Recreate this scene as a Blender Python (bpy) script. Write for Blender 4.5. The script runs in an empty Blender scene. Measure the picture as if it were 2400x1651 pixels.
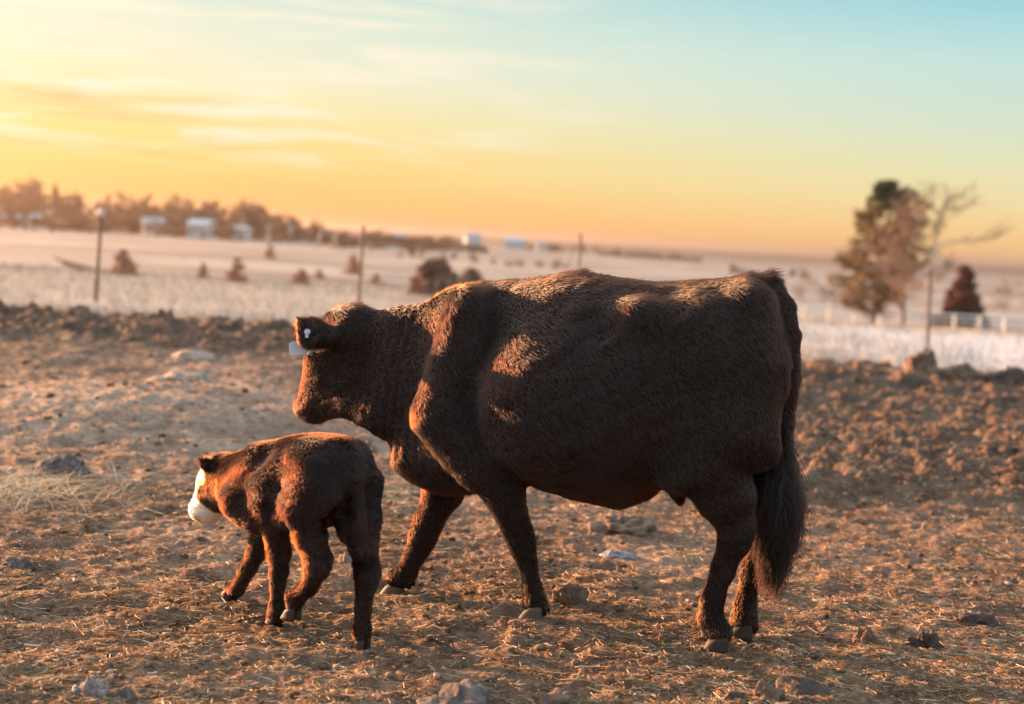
import bpy, bmesh, math, random
import numpy as np
from mathutils import Vector, Matrix, noise as mnoise

R = math.radians
SC = bpy.context.scene
COL = SC.collection
rng = np.random.default_rng(7)
random.seed(7)

# ------------------------------------------------------------------ camera
CAM_Z, FPX = 1.43, 3300.0            # eye height, focal length in pixels of the 2400 px frame
PITCH, ROLL = R(4.64), R(3.1)
Fv = np.array([0, math.cos(PITCH), -math.sin(PITCH)])
r0 = np.array([1.0, 0, 0]); u0 = np.array([0, math.sin(PITCH), math.cos(PITCH)])
Rv = math.cos(ROLL) * r0 + math.sin(ROLL) * u0
Uv = -math.sin(ROLL) * r0 + math.cos(ROLL) * u0
cam_d = bpy.data.cameras.new('camera')
cam = bpy.data.objects.new('camera', cam_d); COL.objects.link(cam)
cam.matrix_world = Matrix(((Rv[0], Uv[0], -Fv[0], 0), (Rv[1], Uv[1], -Fv[1], 0), (Rv[2], Uv[2], -Fv[2], CAM_Z), (0, 0, 0, 1)))
cam_d.sensor_width = 36; cam_d.lens = FPX / 2400 * 36
cam_d.clip_start = 0.05; cam_d.clip_end = 30000
cam_d.dof.use_dof = True; cam_d.dof.focus_distance = 5.1; cam_d.dof.aperture_fstop = 1.7
SC.camera = cam
SC.view_settings.view_transform = 'Standard'
SC.view_settings.look = 'None'
EXPOSURE = 2.12
SC.view_settings.exposure = EXPOSURE
SC.view_settings.gamma = 1.0
SC.cycles.use_denoising = True

# ------------------------------------------------------------------ light
SUN_AZ, SUN_EL = R(-55), R(8)        # azimuth from straight ahead (negative: left), elevation
sun_dir = np.array([math.sin(SUN_AZ) * math.cos(SUN_EL), math.cos(SUN_AZ) * math.cos(SUN_EL), math.sin(SUN_EL)])
sl = bpy.data.lights.new('sun', 'SUN'); sl.energy = 5.0; sl.angle = R(0.6); sl.color = (1.0, 0.53, 0.25)
so = bpy.data.objects.new('sun', sl); COL.objects.link(so)
so.rotation_euler = Vector(-sun_dir).to_track_quat('-Z', 'Y').to_euler()

def s2l(c):
    return tuple(((x / 255) / 12.92 if x / 255 <= 0.04045 else ((x / 255 + 0.055) / 1.055) ** 2.4) for x in c)

W = bpy.data.worlds.new('World'); SC.world = W; W.use_nodes = True
nt = W.node_tree; nt.nodes.clear()
class NT:
    """small helper to write node graphs"""
    def __init__(s, tree): s.t = tree; s.n = tree.nodes; s.l = tree.links
    def node(s, kind, **kw):
        n = s.n.new(kind)
        for k, v in kw.items(): setattr(n, k, v)
        return n
    def put(s, sock, v):
        if isinstance(v, bpy.types.NodeSocket): s.l.new(v, sock)
        elif v is not None: sock.default_value = v
    def math(s, op, a, b=None, c=None, clamp=False):
        n = s.node('ShaderNodeMath', operation=op, use_clamp=clamp)
        for i, v in enumerate((a, b, c)):
            if v is not None: s.put(n.inputs[i], v)
        return n.outputs[0]
    def mix(s, f, a, b, mode='MIX'):
        n = s.node('ShaderNodeMix', data_type='RGBA', blend_type=mode)
        s.put(n.inputs[0], f)
        for sock, v in ((n.inputs[6], a), (n.inputs[7], b)):
            if isinstance(v, tuple) and len(v) == 3: v = v + (1,)
            s.put(sock, v)
        return n.outputs[2]
    def ramp(s, f, pts, interp='LINEAR'):
        n = s.node('ShaderNodeValToRGB'); s.put(n.inputs[0], f)
        e = n.color_ramp.elements; n.color_ramp.interpolation = interp
        while len(e) < len(pts): e.new(0.5)
        for el, (p, c) in zip(e, pts):
            el.position = p; el.color = tuple(c) + (1,) if len(c) == 3 else c
        return n.outputs[0]
    def mapr(s, v, a, b, c=0.0, d=1.0, smooth=True):
        n = s.node('ShaderNodeMapRange', interpolation_type='SMOOTHSTEP' if smooth else 'LINEAR')
        s.put(n.inputs[0], v)
        for i, x in enumerate((a, b, c, d)): s.put(n.inputs[i + 1], x)
        return n.outputs[0]
    def noise(s, vec, scale, detail=4, rough=0.55, dist=0.0):
        n = s.node('ShaderNodeTexNoise'); s.put(n.inputs['Vector'], vec)
        n.inputs['Scale'].default_value = scale; n.inputs['Detail'].default_value = detail
        n.inputs['Roughness'].default_value = rough; n.inputs['Distortion'].default_value = dist
        return n.outputs[0]
    def comb(s, x, y, z):
        n = s.node('ShaderNodeCombineXYZ')
        for i, v in enumerate((x, y, z)): s.put(n.inputs[i], v)
        return n.outputs[0]
    def attr(s, name):
        return s.node('ShaderNodeAttribute', attribute_name=name)

g = NT(nt)
sep = g.node('ShaderNodeSeparateXYZ'); g.l.new(g.node('ShaderNodeTexCoord').outputs['Generated'], sep.inputs[0])
el = g.math('MULTIPLY', g.math('ARCSINE', sep.outputs[2]), 180 / math.pi)          # degrees above the horizon
az = g.math('MULTIPLY', g.math('ARCTAN2', sep.outputs[0], sep.outputs[1]), 180 / math.pi)
e01 = g.math('DIVIDE', el, 16.0, clamp=True)
def E(d): return d / 16.0
warm = g.ramp(e01, [(0, s2l((255, 176, 104))), (E(1.0), s2l((255, 196, 112))), (E(2.1), s2l((255, 214, 126))), (E(3.4), s2l((255, 226, 146))),
                    (E(4.8), s2l((253, 238, 182))), (E(6.4), s2l((243, 241, 212))), (E(8.5), s2l((226, 237, 218))), (E(14), s2l((150, 205, 220)))])
cool = g.ramp(e01, [(0, s2l((255, 192, 128))), (E(1.1), s2l((253, 212, 146))), (E(2.4), s2l((244, 226, 172))), (E(3.8), s2l((230, 230, 190))),
                    (E(5.4), s2l((212, 229, 208))), (E(7.6), s2l((196, 228, 222))), (E(9.6), s2l((160, 215, 224))), (E(13), s2l((110, 185, 212)))])
side = g.mapr(az, -18, 25)
base = g.mix(side, warm, cool)
# thin cirrus, stretched along the horizon
cv = g.comb(g.math('ADD', g.math('MULTIPLY', az, 0.055), g.math('MULTIPLY', el, 0.05)), g.math('MULTIPLY', el, 0.62), 0.0)
n1 = g.noise(cv, 1.9, 8, 0.62, 1.0)
cm = g.math('MULTIPLY', g.mapr(n1, 0.47, 0.64), g.mapr(az, 9, -9))
cm = g.math('MULTIPLY', cm, g.mapr(el, 1.5, 4.0))
base = g.mix(g.math('MULTIPLY', cm, 0.9), base, s2l((255, 246, 220)))
cv2 = g.comb(g.math('ADD', g.math('MULTIPLY', az, 0.06), g.math('MULTIPLY', el, 0.16)), g.math('MULTIPLY', el, 1.1), 3.7)
n2 = g.noise(cv2, 1.3, 5, 0.6, 0.5)
dk = g.math('MULTIPLY', g.mapr(n2, 0.52, 0.66), g.math('MULTIPLY', g.mapr(az, -8, -18), g.mapr(el, 1.5, 3.0)))
dk = g.math('MULTIPLY', dk, g.mapr(el, 7.5, 5.0))
base = g.mix(g.math('MULTIPLY', dk, 0.8), base, s2l((236, 186, 118)))
dz = g.math('SUBTRACT', az, math.degrees(SUN_AZ)); de = g.math('MULTIPLY', g.math('SUBTRACT', el, math.degrees(SUN_EL)), 1.6)
gw = g.math('EXPONENT', g.math('MULTIPLY', g.math('ADD', g.math('MULTIPLY', dz, dz), g.math('MULTIPLY', de, de)), -1 / 23.0 ** 2))
base = g.mix(1.0, base, g.mix(gw, (0, 0, 0), (1.6, 0.82, 0.32)), 'ADD')
sky = g.node('ShaderNodeTexSky', sky_type='NISHITA', sun_disc=False, sun_elevation=SUN_EL, sun_rotation=SUN_AZ)
sky.air_density = 1.2; sky.dust_density = 1.5
skyc = g.mix(1.0, sky.outputs[0], (0.29, 0.236, 0.21), 'MULTIPLY')
k_ = 2 ** -EXPOSURE
base = g.mix(1.0, base, (k_, k_, k_), 'MULTIPLY')
domed = g.mix(g.mapr(el, 12, 40), base, skyc)
below = g.mix(g.mapr(el, -3, -0.2), (0.25, 0.16, 0.10), domed)
bg = g.node('ShaderNodeBackground'); g.l.new(below, bg.inputs[0]); bg.inputs[1].default_value = 1.0
out = g.node('ShaderNodeOutputWorld'); g.l.new(bg.outputs[0], out.inputs[0])

# ------------------------------------------------------------------ helpers
def tag(o, label=None, cat=None, group=None, kind=None):
    if label: o['label'] = label
    if cat: o['category'] = cat
    if group: o['group'] = group
    if kind: o['kind'] = kind
    return o
def mesh_obj(name, V, Fc, mat=None, parent=None, smooth=True, attrs=None):
    me = bpy.data.meshes.new(name)
    V = np.asarray(V, np.float32)
    if isinstance(Fc, np.ndarray):
        k = Fc.shape[1]; me.vertices.add(len(V)); me.vertices.foreach_set('co', V.ravel())
        me.loops.add(Fc.size); me.loops.foreach_set('vertex_index', Fc.ravel().astype(np.int32))
        me.polygons.add(len(Fc)); me.polygons.foreach_set('loop_start', np.arange(0, Fc.size, k, dtype=np.int32))
        me.update(calc_edges=True)
    else:
        me.from_pydata([tuple(map(float, v)) for v in V], [], Fc); me.update()
    me.polygons.foreach_set('use_smooth', np.full(len(me.polygons), smooth, bool))
    for k, a in (attrs or {}).items():
        at = me.attributes.new(k, 'FLOAT', 'POINT'); at.data.foreach_set('value', np.asarray(a, np.float32))
    if mat: me.materials.append(mat)
    o = bpy.data.objects.new(name, me); COL.objects.link(o)
    if parent: o.parent = parent
    return o
def empty(name, loc, rz=0.0):
    o = bpy.data.objects.new(name, None); COL.objects.link(o); o.location = loc; o.rotation_euler = (0, 0, rz); o.empty_display_size = 0.2
    return o
def copy_tree(root, loc, rz=0.0, sc=1.0):
    r = root.copy(); COL.objects.link(r); r.location = loc; r.rotation_euler = (0, 0, rz); r.scale = (sc, sc, sc) if np.isscalar(sc) else sc
    for ch in root.children:
        c = ch.copy(); COL.objects.link(c); c.parent = r
        for gch in ch.children:
            d = gch.copy(); COL.objects.link(d); d.parent = c
    return r
class MB:
    """collects shapes into one mesh"""
    def __init__(s): s.V = []; s.F = []
    def add(s, V, Fc):
        b = len(s.V); s.V += [tuple(v) for v in V]; s.F += [tuple(i + b for i in f) for f in Fc]
    def box(s, c, d, M=None):
        x, y, z = d[0] / 2, d[1] / 2, d[2] / 2
        V = [Vector(v) for v in ((-x, -y, -z), (x, -y, -z), (x, y, -z), (-x, y, -z), (-x, -y, z), (x, -y, z), (x, y, z), (-x, y, z))]
        if M: V = [M @ v for v in V]
        s.add([v + Vector(c) for v in V], [(3, 2, 1, 0), (4, 5, 6, 7), (0, 1, 5, 4), (1, 2, 6, 5), (2, 3, 7, 6), (3, 0, 4, 7)])
    def tube(s, pts, rad, n=6, cap=True):
        pts = [Vector(p) for p in pts]; V = []; Fc = []
        for i, p in enumerate(pts):
            t = (pts[min(i + 1, len(pts) - 1)] - pts[max(i - 1, 0)]).normalized()
            a = t.orthogonal().normalized() if i == 0 else (a - t * a.dot(t)).normalized()
            b = t.cross(a); r = rad[i] if hasattr(rad, '__len__') else rad
            for k in range(n):
                w = 2 * math.pi * k / n; V.append(p + (a * math.cos(w) + b * math.sin(w)) * r)
        for i in range(len(pts) - 1):
            for k in range(n):
                Fc.append((i * n + k, i * n + (k + 1) % n, (i + 1) * n + (k + 1) % n, (i + 1) * n + k))
        if cap: Fc.append(tuple(range(n - 1, -1, -1))); Fc.append(tuple((len(pts) - 1) * n + k for k in range(n)))
        s.add(V, Fc)
    def build(s, name, mat, parent=None, smooth=False):
        return mesh_obj(name, s.V, s.F, mat, parent, smooth)

# numpy value noise / fbm / cellular
def _h(ix, iy, seed):
    with np.errstate(over='ignore'):
        n = (ix.astype(np.int64) * 374761393 + iy.astype(np.int64) * 668265263 + seed * 1442695041) & 0xffffffff
        n = ((n ^ (n >> 13)) * 1274126177) & 0xffffffff
        n = (n ^ (n >> 16)) * 2246822519 & 0xffffffff
    return ((n ^ (n >> 15)) & 0xffffff) / float(0xffffff)
def vnoise(x, y, seed=0):
    ix = np.floor(x); iy = np.floor(y); fx = x - ix; fy = y - iy
    fx = fx * fx * fx * (fx * (fx * 6 - 15) + 10); fy = fy * fy * fy * (fy * (fy * 6 - 15) + 10)
    a = _h(ix, iy, seed); b = _h(ix + 1, iy, seed); c = _h(ix, iy + 1, seed); d = _h(ix + 1, iy + 1, seed)
    return (a + (b - a) * fx) * (1 - fy) + (c + (d - c) * fx) * fy - 0.5
def fbm(x, y, f, o, seed=0, rough=0.5):
    t = 0; amp = 1
    for i in range(o):
        t = t + vnoise(x * f + 17.3 * i, y * f - 9.1 * i, seed + i) * amp; f *= 2.03; amp *= rough
    return t
def clods(x, y, cell, seed, fill=0.6):
    """rounded lumps, one per cell at most"""
    gx = np.floor(x / cell); gy = np.floor(y / cell); best = np.zeros_like(x)
    for dx in (-1, 0, 1):
        for dy in (-1, 0, 1):
            cx = gx + dx; cy = gy + dy
            px = (cx + 0.15 + 0.7 * _h(cx, cy, seed)) * cell; py = (cy + 0.15 + 0.7 * _h(cx, cy, seed + 1)) * cell
            rr = cell * (0.22 + 0.42 * _h(cx, cy, seed + 2)); on = _h(cx, cy, seed + 3) < fill
            d2 = ((x - px) ** 2 + (y - py) ** 2) / rr ** 2
            best = np.maximum(best, np.where(on, np.sqrt(np.clip(1 - d2, 0, 1)) * rr / cell, 0))
    return best
def sstep(x, a, b):
    t = np.clip((x - a) / (b - a), 0, 1); return t * t * (3 - 2 * t)

# ------------------------------------------------------------------ terrain height
def berm_mask(x, y):
    yb = 15.4 + 0.5 * fbm(x, y * 0, 0.25, 2, 5)
    return sstep(y, yb - 3.6, yb - 0.2) * (1 - sstep(y, yb + 0.3, yb + 2.6))
def churn(x, y):
    """how rough and cloddy the pen ground is"""
    right = sstep(x, 0.3, 1.6) * sstep(y, 7.6, 8.6)
    back = sstep(y + 0.7 * fbm(x, y, 0.5, 2, 95), 13.0, 14.2)
    return np.clip(np.maximum(right, back) * (1 - sstep(y, 17.2, 18.5)), 0, 1)
def Hbase(x, y):
    """large shapes only"""
    s = sstep(x / np.maximum(y, 1), -0.25, 0.30)
    z0 = -2.45 * (1 - s) - 4.35 * s
    z = z0 * sstep(y, 15, 125)
    z = z + (-1.6 - 2.4 * s) * sstep(y, 330, 900) + 3.2 * sstep(y, 1200, 4500)
    z = z + fbm(x, y, 0.006, 3, 31) * 1.6 * sstep(y, 40, 250) + fbm(x, y, 0.0011, 2, 41) * 5 * sstep(y, 700, 2000)
    bh = 0.29 - 0.11 * sstep(x, -2.5, 3.5)
    z = z + bh * berm_mask(x, y)
    z = z + 0.12 * sstep(x, 0.3, 2.0) * sstep(y, 7.7, 8.8) * (1 - sstep(y, 10, 13))
    z = z + 0.16 * np.exp(-((x + 2.6) / 1.5) ** 2 - ((y - 9.6) / 1.3) ** 2)
    z = z + 0.10 * sstep(-x, 0.6, 2.2) * sstep(y, 8.5, 11) * (1 - sstep(y, 12, 15))
    return z
def H(x, y, fine=True):
    x = np.asarray(x, float); y = np.asarray(y, float)
    z = Hbase(x, y)
    near = 1 - sstep(y, 22, 40)
    z = z + near * (0.016 + 0.034 * sstep(y, 6, 9)) * fbm(x, y, 0.7, 3, 3)
    if fine:
        c = churn(x, y)
        f = near * (1 - 0.6 * sstep(y, 12, 30))
        z = z + f * (0.022 + 0.03 * c) * fbm(x, y, 4.5, 4, 11, 0.6)
        z = z + f * c * (0.13 * clods(x + 0.08 * fbm(x, y, 5, 2, 71), y, 0.36, 21, 0.45) * (0.3 + 0.7 * sstep(y, 12, 15)) + 0.055 * clods(x + 5 + 0.06 * fbm(x, y, 7, 2, 77), y + 0.05 * fbm(x, y, 9, 2, 73), 0.17, 27, 0.6) + 0.045 * fbm(x, y, 9, 4, 75, 0.65))
        z = z + f * (0.040 * clods(x + 0.03 * fbm(x, y, 14, 2, 81), y + 3, 0.12, 33, 0.5) * (0.5 + c) + 0.016 * clods(x + 1, y, 0.045, 39, 0.55))
        z = z - f * 0.035 * clods(x + 2 + 0.05 * fbm(x, y, 6, 2, 83), y + 7, 0.26, 45, 0.5)
        z = z + f * 0.006 * fbm(x, y, 26, 2, 51)
    return z
def H1(x, y, fine=True): return float(H(np.array([x]), np.array([y]), fine)[0])

K = 2400 / 2320.0
def ray(u, v):
    """direction through a point of the 2320 px wide view"""
    return Fv + (u * K - 1200) / FPX * Rv - (v * K - 825.5) / FPX * Uv
CAMP = np.array([0, 0, CAM_Z])
def at(u, v, Y):
    d = ray(u, v); return CAMP + d * (Y / d[1])
def hit(u, v, fine=False, y0=2.5):
    """where the sight line meets the ground"""
    d = ray(u, v); Ys = y0 * np.power(6000 / y0, np.linspace(0, 1, 3000))
    P = CAMP + d[None, :] * (Ys / d[1])[:, None]
    below = P[:, 2] < Hbase(P[:, 0], P[:, 1])
    i = int(np.argmax(below)) if below.any() else 2999
    p = P[i].copy(); p[2] = H1(p[0], p[1], fine); return p

# ------------------------------------------------------------------ materials
def new_mat(name):
    m = bpy.data.materials.new(name); m.use_nodes = True; m.node_tree.nodes.clear()
    return m, NT(m.node_tree)
def finish(g, shader):
    o = g.node('ShaderNodeOutputMaterial'); g.l.new(shader, o.inputs[0])
def pbsdf(g, col, rough=0.9, normal=None, spec=0.2):
    b = g.node('ShaderNodeBsdfPrincipled'); g.put(b.inputs['Base Color'], col if isinstance(col, bpy.types.NodeSocket) else tuple(col) + (1,))
    g.put(b.inputs['Roughness'], rough); b.inputs['Specular IOR Level'].default_value = spec
    if normal is not None: g.l.new(normal, b.inputs['Normal'])
    return b.outputs[0]
def bump(g, h, strength, dist):
    b = g.node('ShaderNodeBump'); b.inputs['Strength'].default_value = strength; b.inputs['Distance'].default_value = dist
    g.l.new(h, b.inputs['Height']); return b.outputs[0]
def simple(name, col, rough=0.85, var=0.25, scale=6.0, bumpd=0.0, spec=0.2, coord='Object'):
    m, g = new_mat(name); tc = g.node('ShaderNodeTexCoord').outputs[coord]
    n = g.noise(tc, scale, 5, 0.6)
    c = g.mix(n, tuple(x * (1 - var) for x in col), tuple(min(1, x * (1 + var)) for x in col))
    finish(g, pbsdf(g, c, rough, bump(g, n, 0.6, bumpd) if bumpd else None, spec)); return m

# ground: pen dirt with straw close by, dry frosty grass beyond the berm
GM, g = new_mat('ground_surface')
pos = g.node('ShaderNodeNewGeometry').outputs['Position']
fld = g.attr('field').outputs['Fac']; chn = g.attr('churn').outputs['Fac']
big = g.noise(pos, 0.9, 4, 0.6); mid = g.noise(pos, 7, 5, 0.65); fin = g.noise(pos, 60, 4, 0.7)
dirt = g.ramp(mid, [(0.32, (0.095, 0.055, 0.037)), (0.46, (0.215, 0.132, 0.090)), (0.58, (0.32, 0.205, 0.14)), (0.74, (0.45, 0.32, 0.23))])
dirt = g.mix(g.mapr(fin, 0.3, 0.75), g.mix(1.0, dirt, (0.62, 0.58, 0.55), 'MULTIPLY'), dirt)
dust = g.math('MULTIPLY', g.mapr(big, 0.48, 0.70), 0.40)
dirt = g.mix(dust, dirt, (0.40, 0.28, 0.195))
dirt = g.mix(g.math('MULTIPLY', g.attr('pale').outputs['Fac'], g.mapr(mid, 0.3, 0.6, 0.45, 0.9)), dirt, (0.46, 0.35, 0.27))
muck = g.math('MULTIPLY', g.mapr(g.noise(pos, 0.55, 4, 0.6), 0.40, 0.62), 0.6)
dirt = g.mix(muck, dirt, g.mix(1.0, dirt, (0.52, 0.46, 0.42), 'MULTIPLY'))
chd = g.mix(g.mapr(mid, 0.3, 0.7), (0.055, 0.035, 0.025), (0.165, 0.108, 0.075))
dirt = g.mix(g.math('MULTIPLY', chn, 0.9), dirt, chd)
sx = g.node('ShaderNodeMapping'); g.l.new(pos, sx.inputs[0]); sx.inputs['Scale'].default_value = (0.012, 0.05, 0.0)
st = g.noise(sx.outputs[0], 1.0, 6, 0.6, 0.6)
pt = g.noise(pos, 0.05, 5, 0.6); tf = g.noise(pos, 0.9, 4, 0.7)
grass = g.ramp(st, [(0.34, (0.13, 0.105, 0.094)), (0.45, (0.27, 0.225, 0.19)), (0.55, (0.42, 0.365, 0.305)), (0.70, (0.26, 0.225, 0.20))])
grass = g.mix(g.mapr(pt, 0.46, 0.66), grass, (0.215, 0.18, 0.165))
grass = g.mix(g.mapr(tf, 0.35, 0.75, 0.0, 0.35), grass, (0.28, 0.21, 0.17))
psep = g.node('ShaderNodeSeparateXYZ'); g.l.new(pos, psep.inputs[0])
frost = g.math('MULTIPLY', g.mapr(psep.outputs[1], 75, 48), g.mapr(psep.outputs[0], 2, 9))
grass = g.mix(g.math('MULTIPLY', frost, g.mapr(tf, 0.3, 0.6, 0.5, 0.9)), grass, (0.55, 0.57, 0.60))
far = g.mapr(psep.outputs[1], 500, 1600)
grass = g.mix(far, grass, g.ramp(st, [(0.38, (0.07, 0.053, 0.048)), (0.58, (0.22, 0.175, 0.15))]))
grass = g.mix(g.math('MULTIPLY', g.mapr(psep.outputs[1], 1300, 1900), 0.85), grass, (0.055, 0.047, 0.045))
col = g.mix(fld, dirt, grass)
bh = g.math('ADD', g.math('MULTIPLY', fin, 0.5), mid)
finish(g, pbsdf(g, col, 0.95, bump(g, bh, 0.7, 0.02), 0.1))

# ------------------------------------------------------------------ ground sheet (polar grid round the camera's foot)
th = np.concatenate([np.linspace(-180, -30, 40, endpoint=False), np.linspace(-30, 30, 900), np.linspace(30, 180, 41)[1:-1]])
th = np.radians(th)
rr = np.concatenate([np.linspace(0.3, 2.4, 10, endpoint=False), 2.4 * np.power(24 / 2.4, np.linspace(0, 1, 640)),
                     24 * np.power(9500 / 24, np.linspace(0, 1, 190))[1:]])
RR, TT = np.meshgrid(rr, th, indexing='ij')
GX = RR * np.sin(TT); GY = RR * np.cos(TT)
gx, gy = GX.ravel(), GY.ravel()
gz = H(gx, gy)
nr, ncol = RR.shape
i = np.arange(nr - 1)[:, None] * ncol; j = np.arange(ncol)[None, :]; j2 = (j + 1) % ncol
GF = np.stack([i + j, i + j2, i + ncol + j2, i + ncol + j], -1).reshape(-1, 4)
fa = sstep(gy + 0.8 * fbm(gx, gy, 0.8, 3, 61), 17.0, 18.2)
# centre cap
cidx = len(gx)
gx = np.append(gx, 0); gy = np.append(gy, 0); gz = np.append(gz, 0.0); fa = np.append(fa, 0)
ca = churn(gx, gy)
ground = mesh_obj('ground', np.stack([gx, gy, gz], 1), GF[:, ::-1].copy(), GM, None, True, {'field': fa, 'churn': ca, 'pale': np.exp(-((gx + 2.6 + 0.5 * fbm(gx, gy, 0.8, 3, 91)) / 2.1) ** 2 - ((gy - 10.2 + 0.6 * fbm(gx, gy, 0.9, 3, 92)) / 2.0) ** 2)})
tag(ground, kind='structure')

# ------------------------------------------------------------------ implicit bodies
class Body:
    def __init__(s, lo, hi, h):
        s.h = h; s.lo = np.array(lo, float)
        n = np.ceil((np.array(hi) - s.lo) / h).astype(int) + 1
        s.ax = [s.lo[k] + h * np.arange(n[k]) for k in range(3)]
        s.v = np.full(n, 1.0, np.float32)
    def sub(s, lo, hi):
        sl = []
        for k in range(3):
            a = max(0, int((lo[k] - s.lo[k]) / s.h)); b = min(len(s.ax[k]), int((hi[k] - s.lo[k]) / s.h) + 2)
            sl.append(slice(a, max(a, b)))
        g = np.meshgrid(*[s.ax[k][sl[k]] for k in range(3)], indexing='ij')
        return tuple(sl), g
    def merge(s, sl, d, k, cut=False):
        a = s.v[sl]
        if cut:
            d = -d; hh = np.clip(0.5 - 0.5 * (d - a) / k, 0, 1); s.v[sl] = d * (1 - hh) + a * hh + k * hh * (1 - hh)
        else:
            hh = np.clip(0.5 + 0.5 * (d - a) / k, 0, 1); s.v[sl] = d * (1 - hh) + a * hh - k * hh * (1 - hh)
    def cone(s, a, b, ra, rb, k=0.05, cut=False):
        a = np.array(a, float); b = np.array(b, float); m = k + 3 * s.h
        lo = np.minimum(a - ra, b - rb) - m; hi = np.maximum(a + ra, b + rb) + m
        sl, g = s.sub(lo, hi)
        ab = b - a; L = max(ab @ ab, 1e-9)
        t = np.clip(sum((g[i] - a[i]) * ab[i] for i in range(3)) / L, 0, 1)
        d = np.sqrt(sum((g[i] - a[i] - ab[i] * t) ** 2 for i in range(3))) - (ra + (rb - ra) * t)
        s.merge(sl, d, k, cut)
    def chain(s, pts, k=0.05):
        for (a, ra), (b, rb) in zip(pts, pts[1:]): s.cone(a, b, ra, rb, k)
    def ell(s, c, rad, M=None, k=0.05, cut=False):
        """ellipsoid; M rows are its axes"""
        c = np.array(c, float); rad = np.array(rad, float); M = np.eye(3) if M is None else np.array(M)
        m = rad.max() + k + 3 * s.h
        sl, g = s.sub(c - m, c + m)
        q = [g[i] - c[i] for i in range(3)]
        l = [sum(M[r][i] * q[i] for i in range(3)) for r in range(3)]
        k0 = np.sqrt(sum((l[r] / rad[r]) ** 2 for r in range(3))); k1 = np.sqrt(sum((l[r] / rad[r] ** 2) ** 2 for r in range(3)))
        s.merge(sl, k0 * (k0 - 1) / np.maximum(k1, 1e-6), k, cut)
    def loft(s, top, bot, wid, mid, roof=0.25, p=2.25, k=0.03):
        """trunk: top line, belly line, half width and sideways shift as (x, value) lists"""
        xs = s.ax[0]
        def prof(L):
            L = sorted(map(tuple, L)); a = np.interp(xs, [q[0] for q in L], [q[1] for q in L])
            ker = np.exp(-0.5 * (np.arange(-6, 7) / 2.2) ** 2); ker /= ker.sum()
            return np.convolve(np.pad(a, 6, 'edge'), ker, 'valid')
        T, B, Wd, Md = prof(top), prof(bot), prof(wid), prof(mid)
        x0, x1 = min(q[0] for q in wid), max(q[0] for q in wid)
        X, Y, Z = np.meshgrid(*s.ax, indexing='ij')
        zc = ((T + B) / 2)[:, None, None]; hh = np.maximum((T - B) / 2, 0.02)[:, None, None]
        zz = (Z - zc) / hh
        we = np.maximum(Wd, 0.02)[:, None, None] * (1 - roof * np.clip(zz, 0, 1) ** 1.5)
        yy = (Y - Md[:, None, None]) / we
        q = (np.abs(yy) ** p + np.abs(zz) ** p) ** (1 / p)
        d = (q - 1) * np.minimum(we, hh) * 0.9
        d = np.maximum(d, np.maximum(x0 - X, X - x1))
        s.merge((slice(None),) * 3, d.astype(np.float32), k)
    def surface(s):
        """naive surface nets"""
        v = s.v; h = s.h; ins = v < 0
        n = np.array(v.shape) - 1
        cnt = np.zeros(n, np.int8); acc = np.zeros(tuple(n) + (3,), np.float32); ne = np.zeros(n, np.float32)
        cor = [(a, b, c) for a in (0, 1) for b in (0, 1) for c in (0, 1)]
        def cr(o): return tuple(slice(o[k], o[k] + n[k]) for k in range(3))
        for o in cor: cnt += ins[cr(o)]
        act = (cnt > 0) & (cnt < 8)
        for o in cor:
            for ax in range(3):
                if o[ax]: continue
                o2 = list(o); o2[ax] = 1
                a = v[cr(o)]; b = v[cr(o2)]; c = (ins[cr(o)] != ins[cr(o2)]) & act
                t = np.where(c, a / np.where(a == b, 1, a - b), 0)
                for k in range(3): acc[..., k] += np.where(c, o[k] + (t if k == ax else 0), 0)
                ne += c
        idx = np.full(n, -1, np.int64); ii = np.argwhere(act); idx[act] = np.arange(len(ii))
        V = s.lo + h * (ii + acc[act] / np.maximum(ne[act], 1)[:, None])
        Fs = []
        for ax in range(3):
            b1, b2 = (ax + 1) % 3, (ax + 2) % 3
            A = [slice(1, n[k]) for k in range(3)]; A[ax] = slice(0, n[ax])
            B = list(A); B[ax] = slice(1, n[ax] + 1)
            a = ins[tuple(A)]; b = ins[tuple(B)]
            for inside, flip in ((a & ~b, False), (~a & b, True)):
                e = np.argwhere(inside)
                for k in range(3):
                    if k != ax: e[:, k] += 1
                q = []
                for d1, d2 in ((1, 1), (0, 1), (0, 0), (1, 0)):
                    f = e.copy(); f[:, b1] -= d1; f[:, b2] -= d2; q.append(idx[f[:, 0], f[:, 1], f[:, 2]])
                q = np.stack(q, 1); Fs.append(q[:, ::-1] if flip else q)
        return V, np.concatenate(Fs)

def relax(V, Fc, it):
    for _ in range(it):
        S = np.zeros_like(V); c = np.zeros(len(V))
        for a, b in ((0, 1), (1, 2), (2, 3), (3, 0)):
            for p, q in ((a, b), (b, a)):
                np.add.at(S, Fc[:, p], V[Fc[:, q]]); np.add.at(c, Fc[:, p], 1)
        V = 0.5 * V + 0.5 * S / np.maximum(c, 1)[:, None]
    return V
def vnormals(V, Fc):
    fn = np.cross(V[Fc[:, 2]] - V[Fc[:, 0]], V[Fc[:, 3]] - V[Fc[:, 1]]); N = np.zeros_like(V)
    for k in range(4): np.add.at(N, Fc[:, k], fn)
    return N / np.maximum(np.linalg.norm(N, axis=1), 1e-9)[:, None]
def noise3(P, f, seed):
    """cheap smooth 3-d noise"""
    return (vnoise(P[:, 0] * f + 3.1 * P[:, 2] * f * 0.3, P[:, 2] * f, seed) + vnoise(P[:, 1] * f, P[:, 2] * f + P[:, 0] * f * 0.4, seed + 1))
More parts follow.
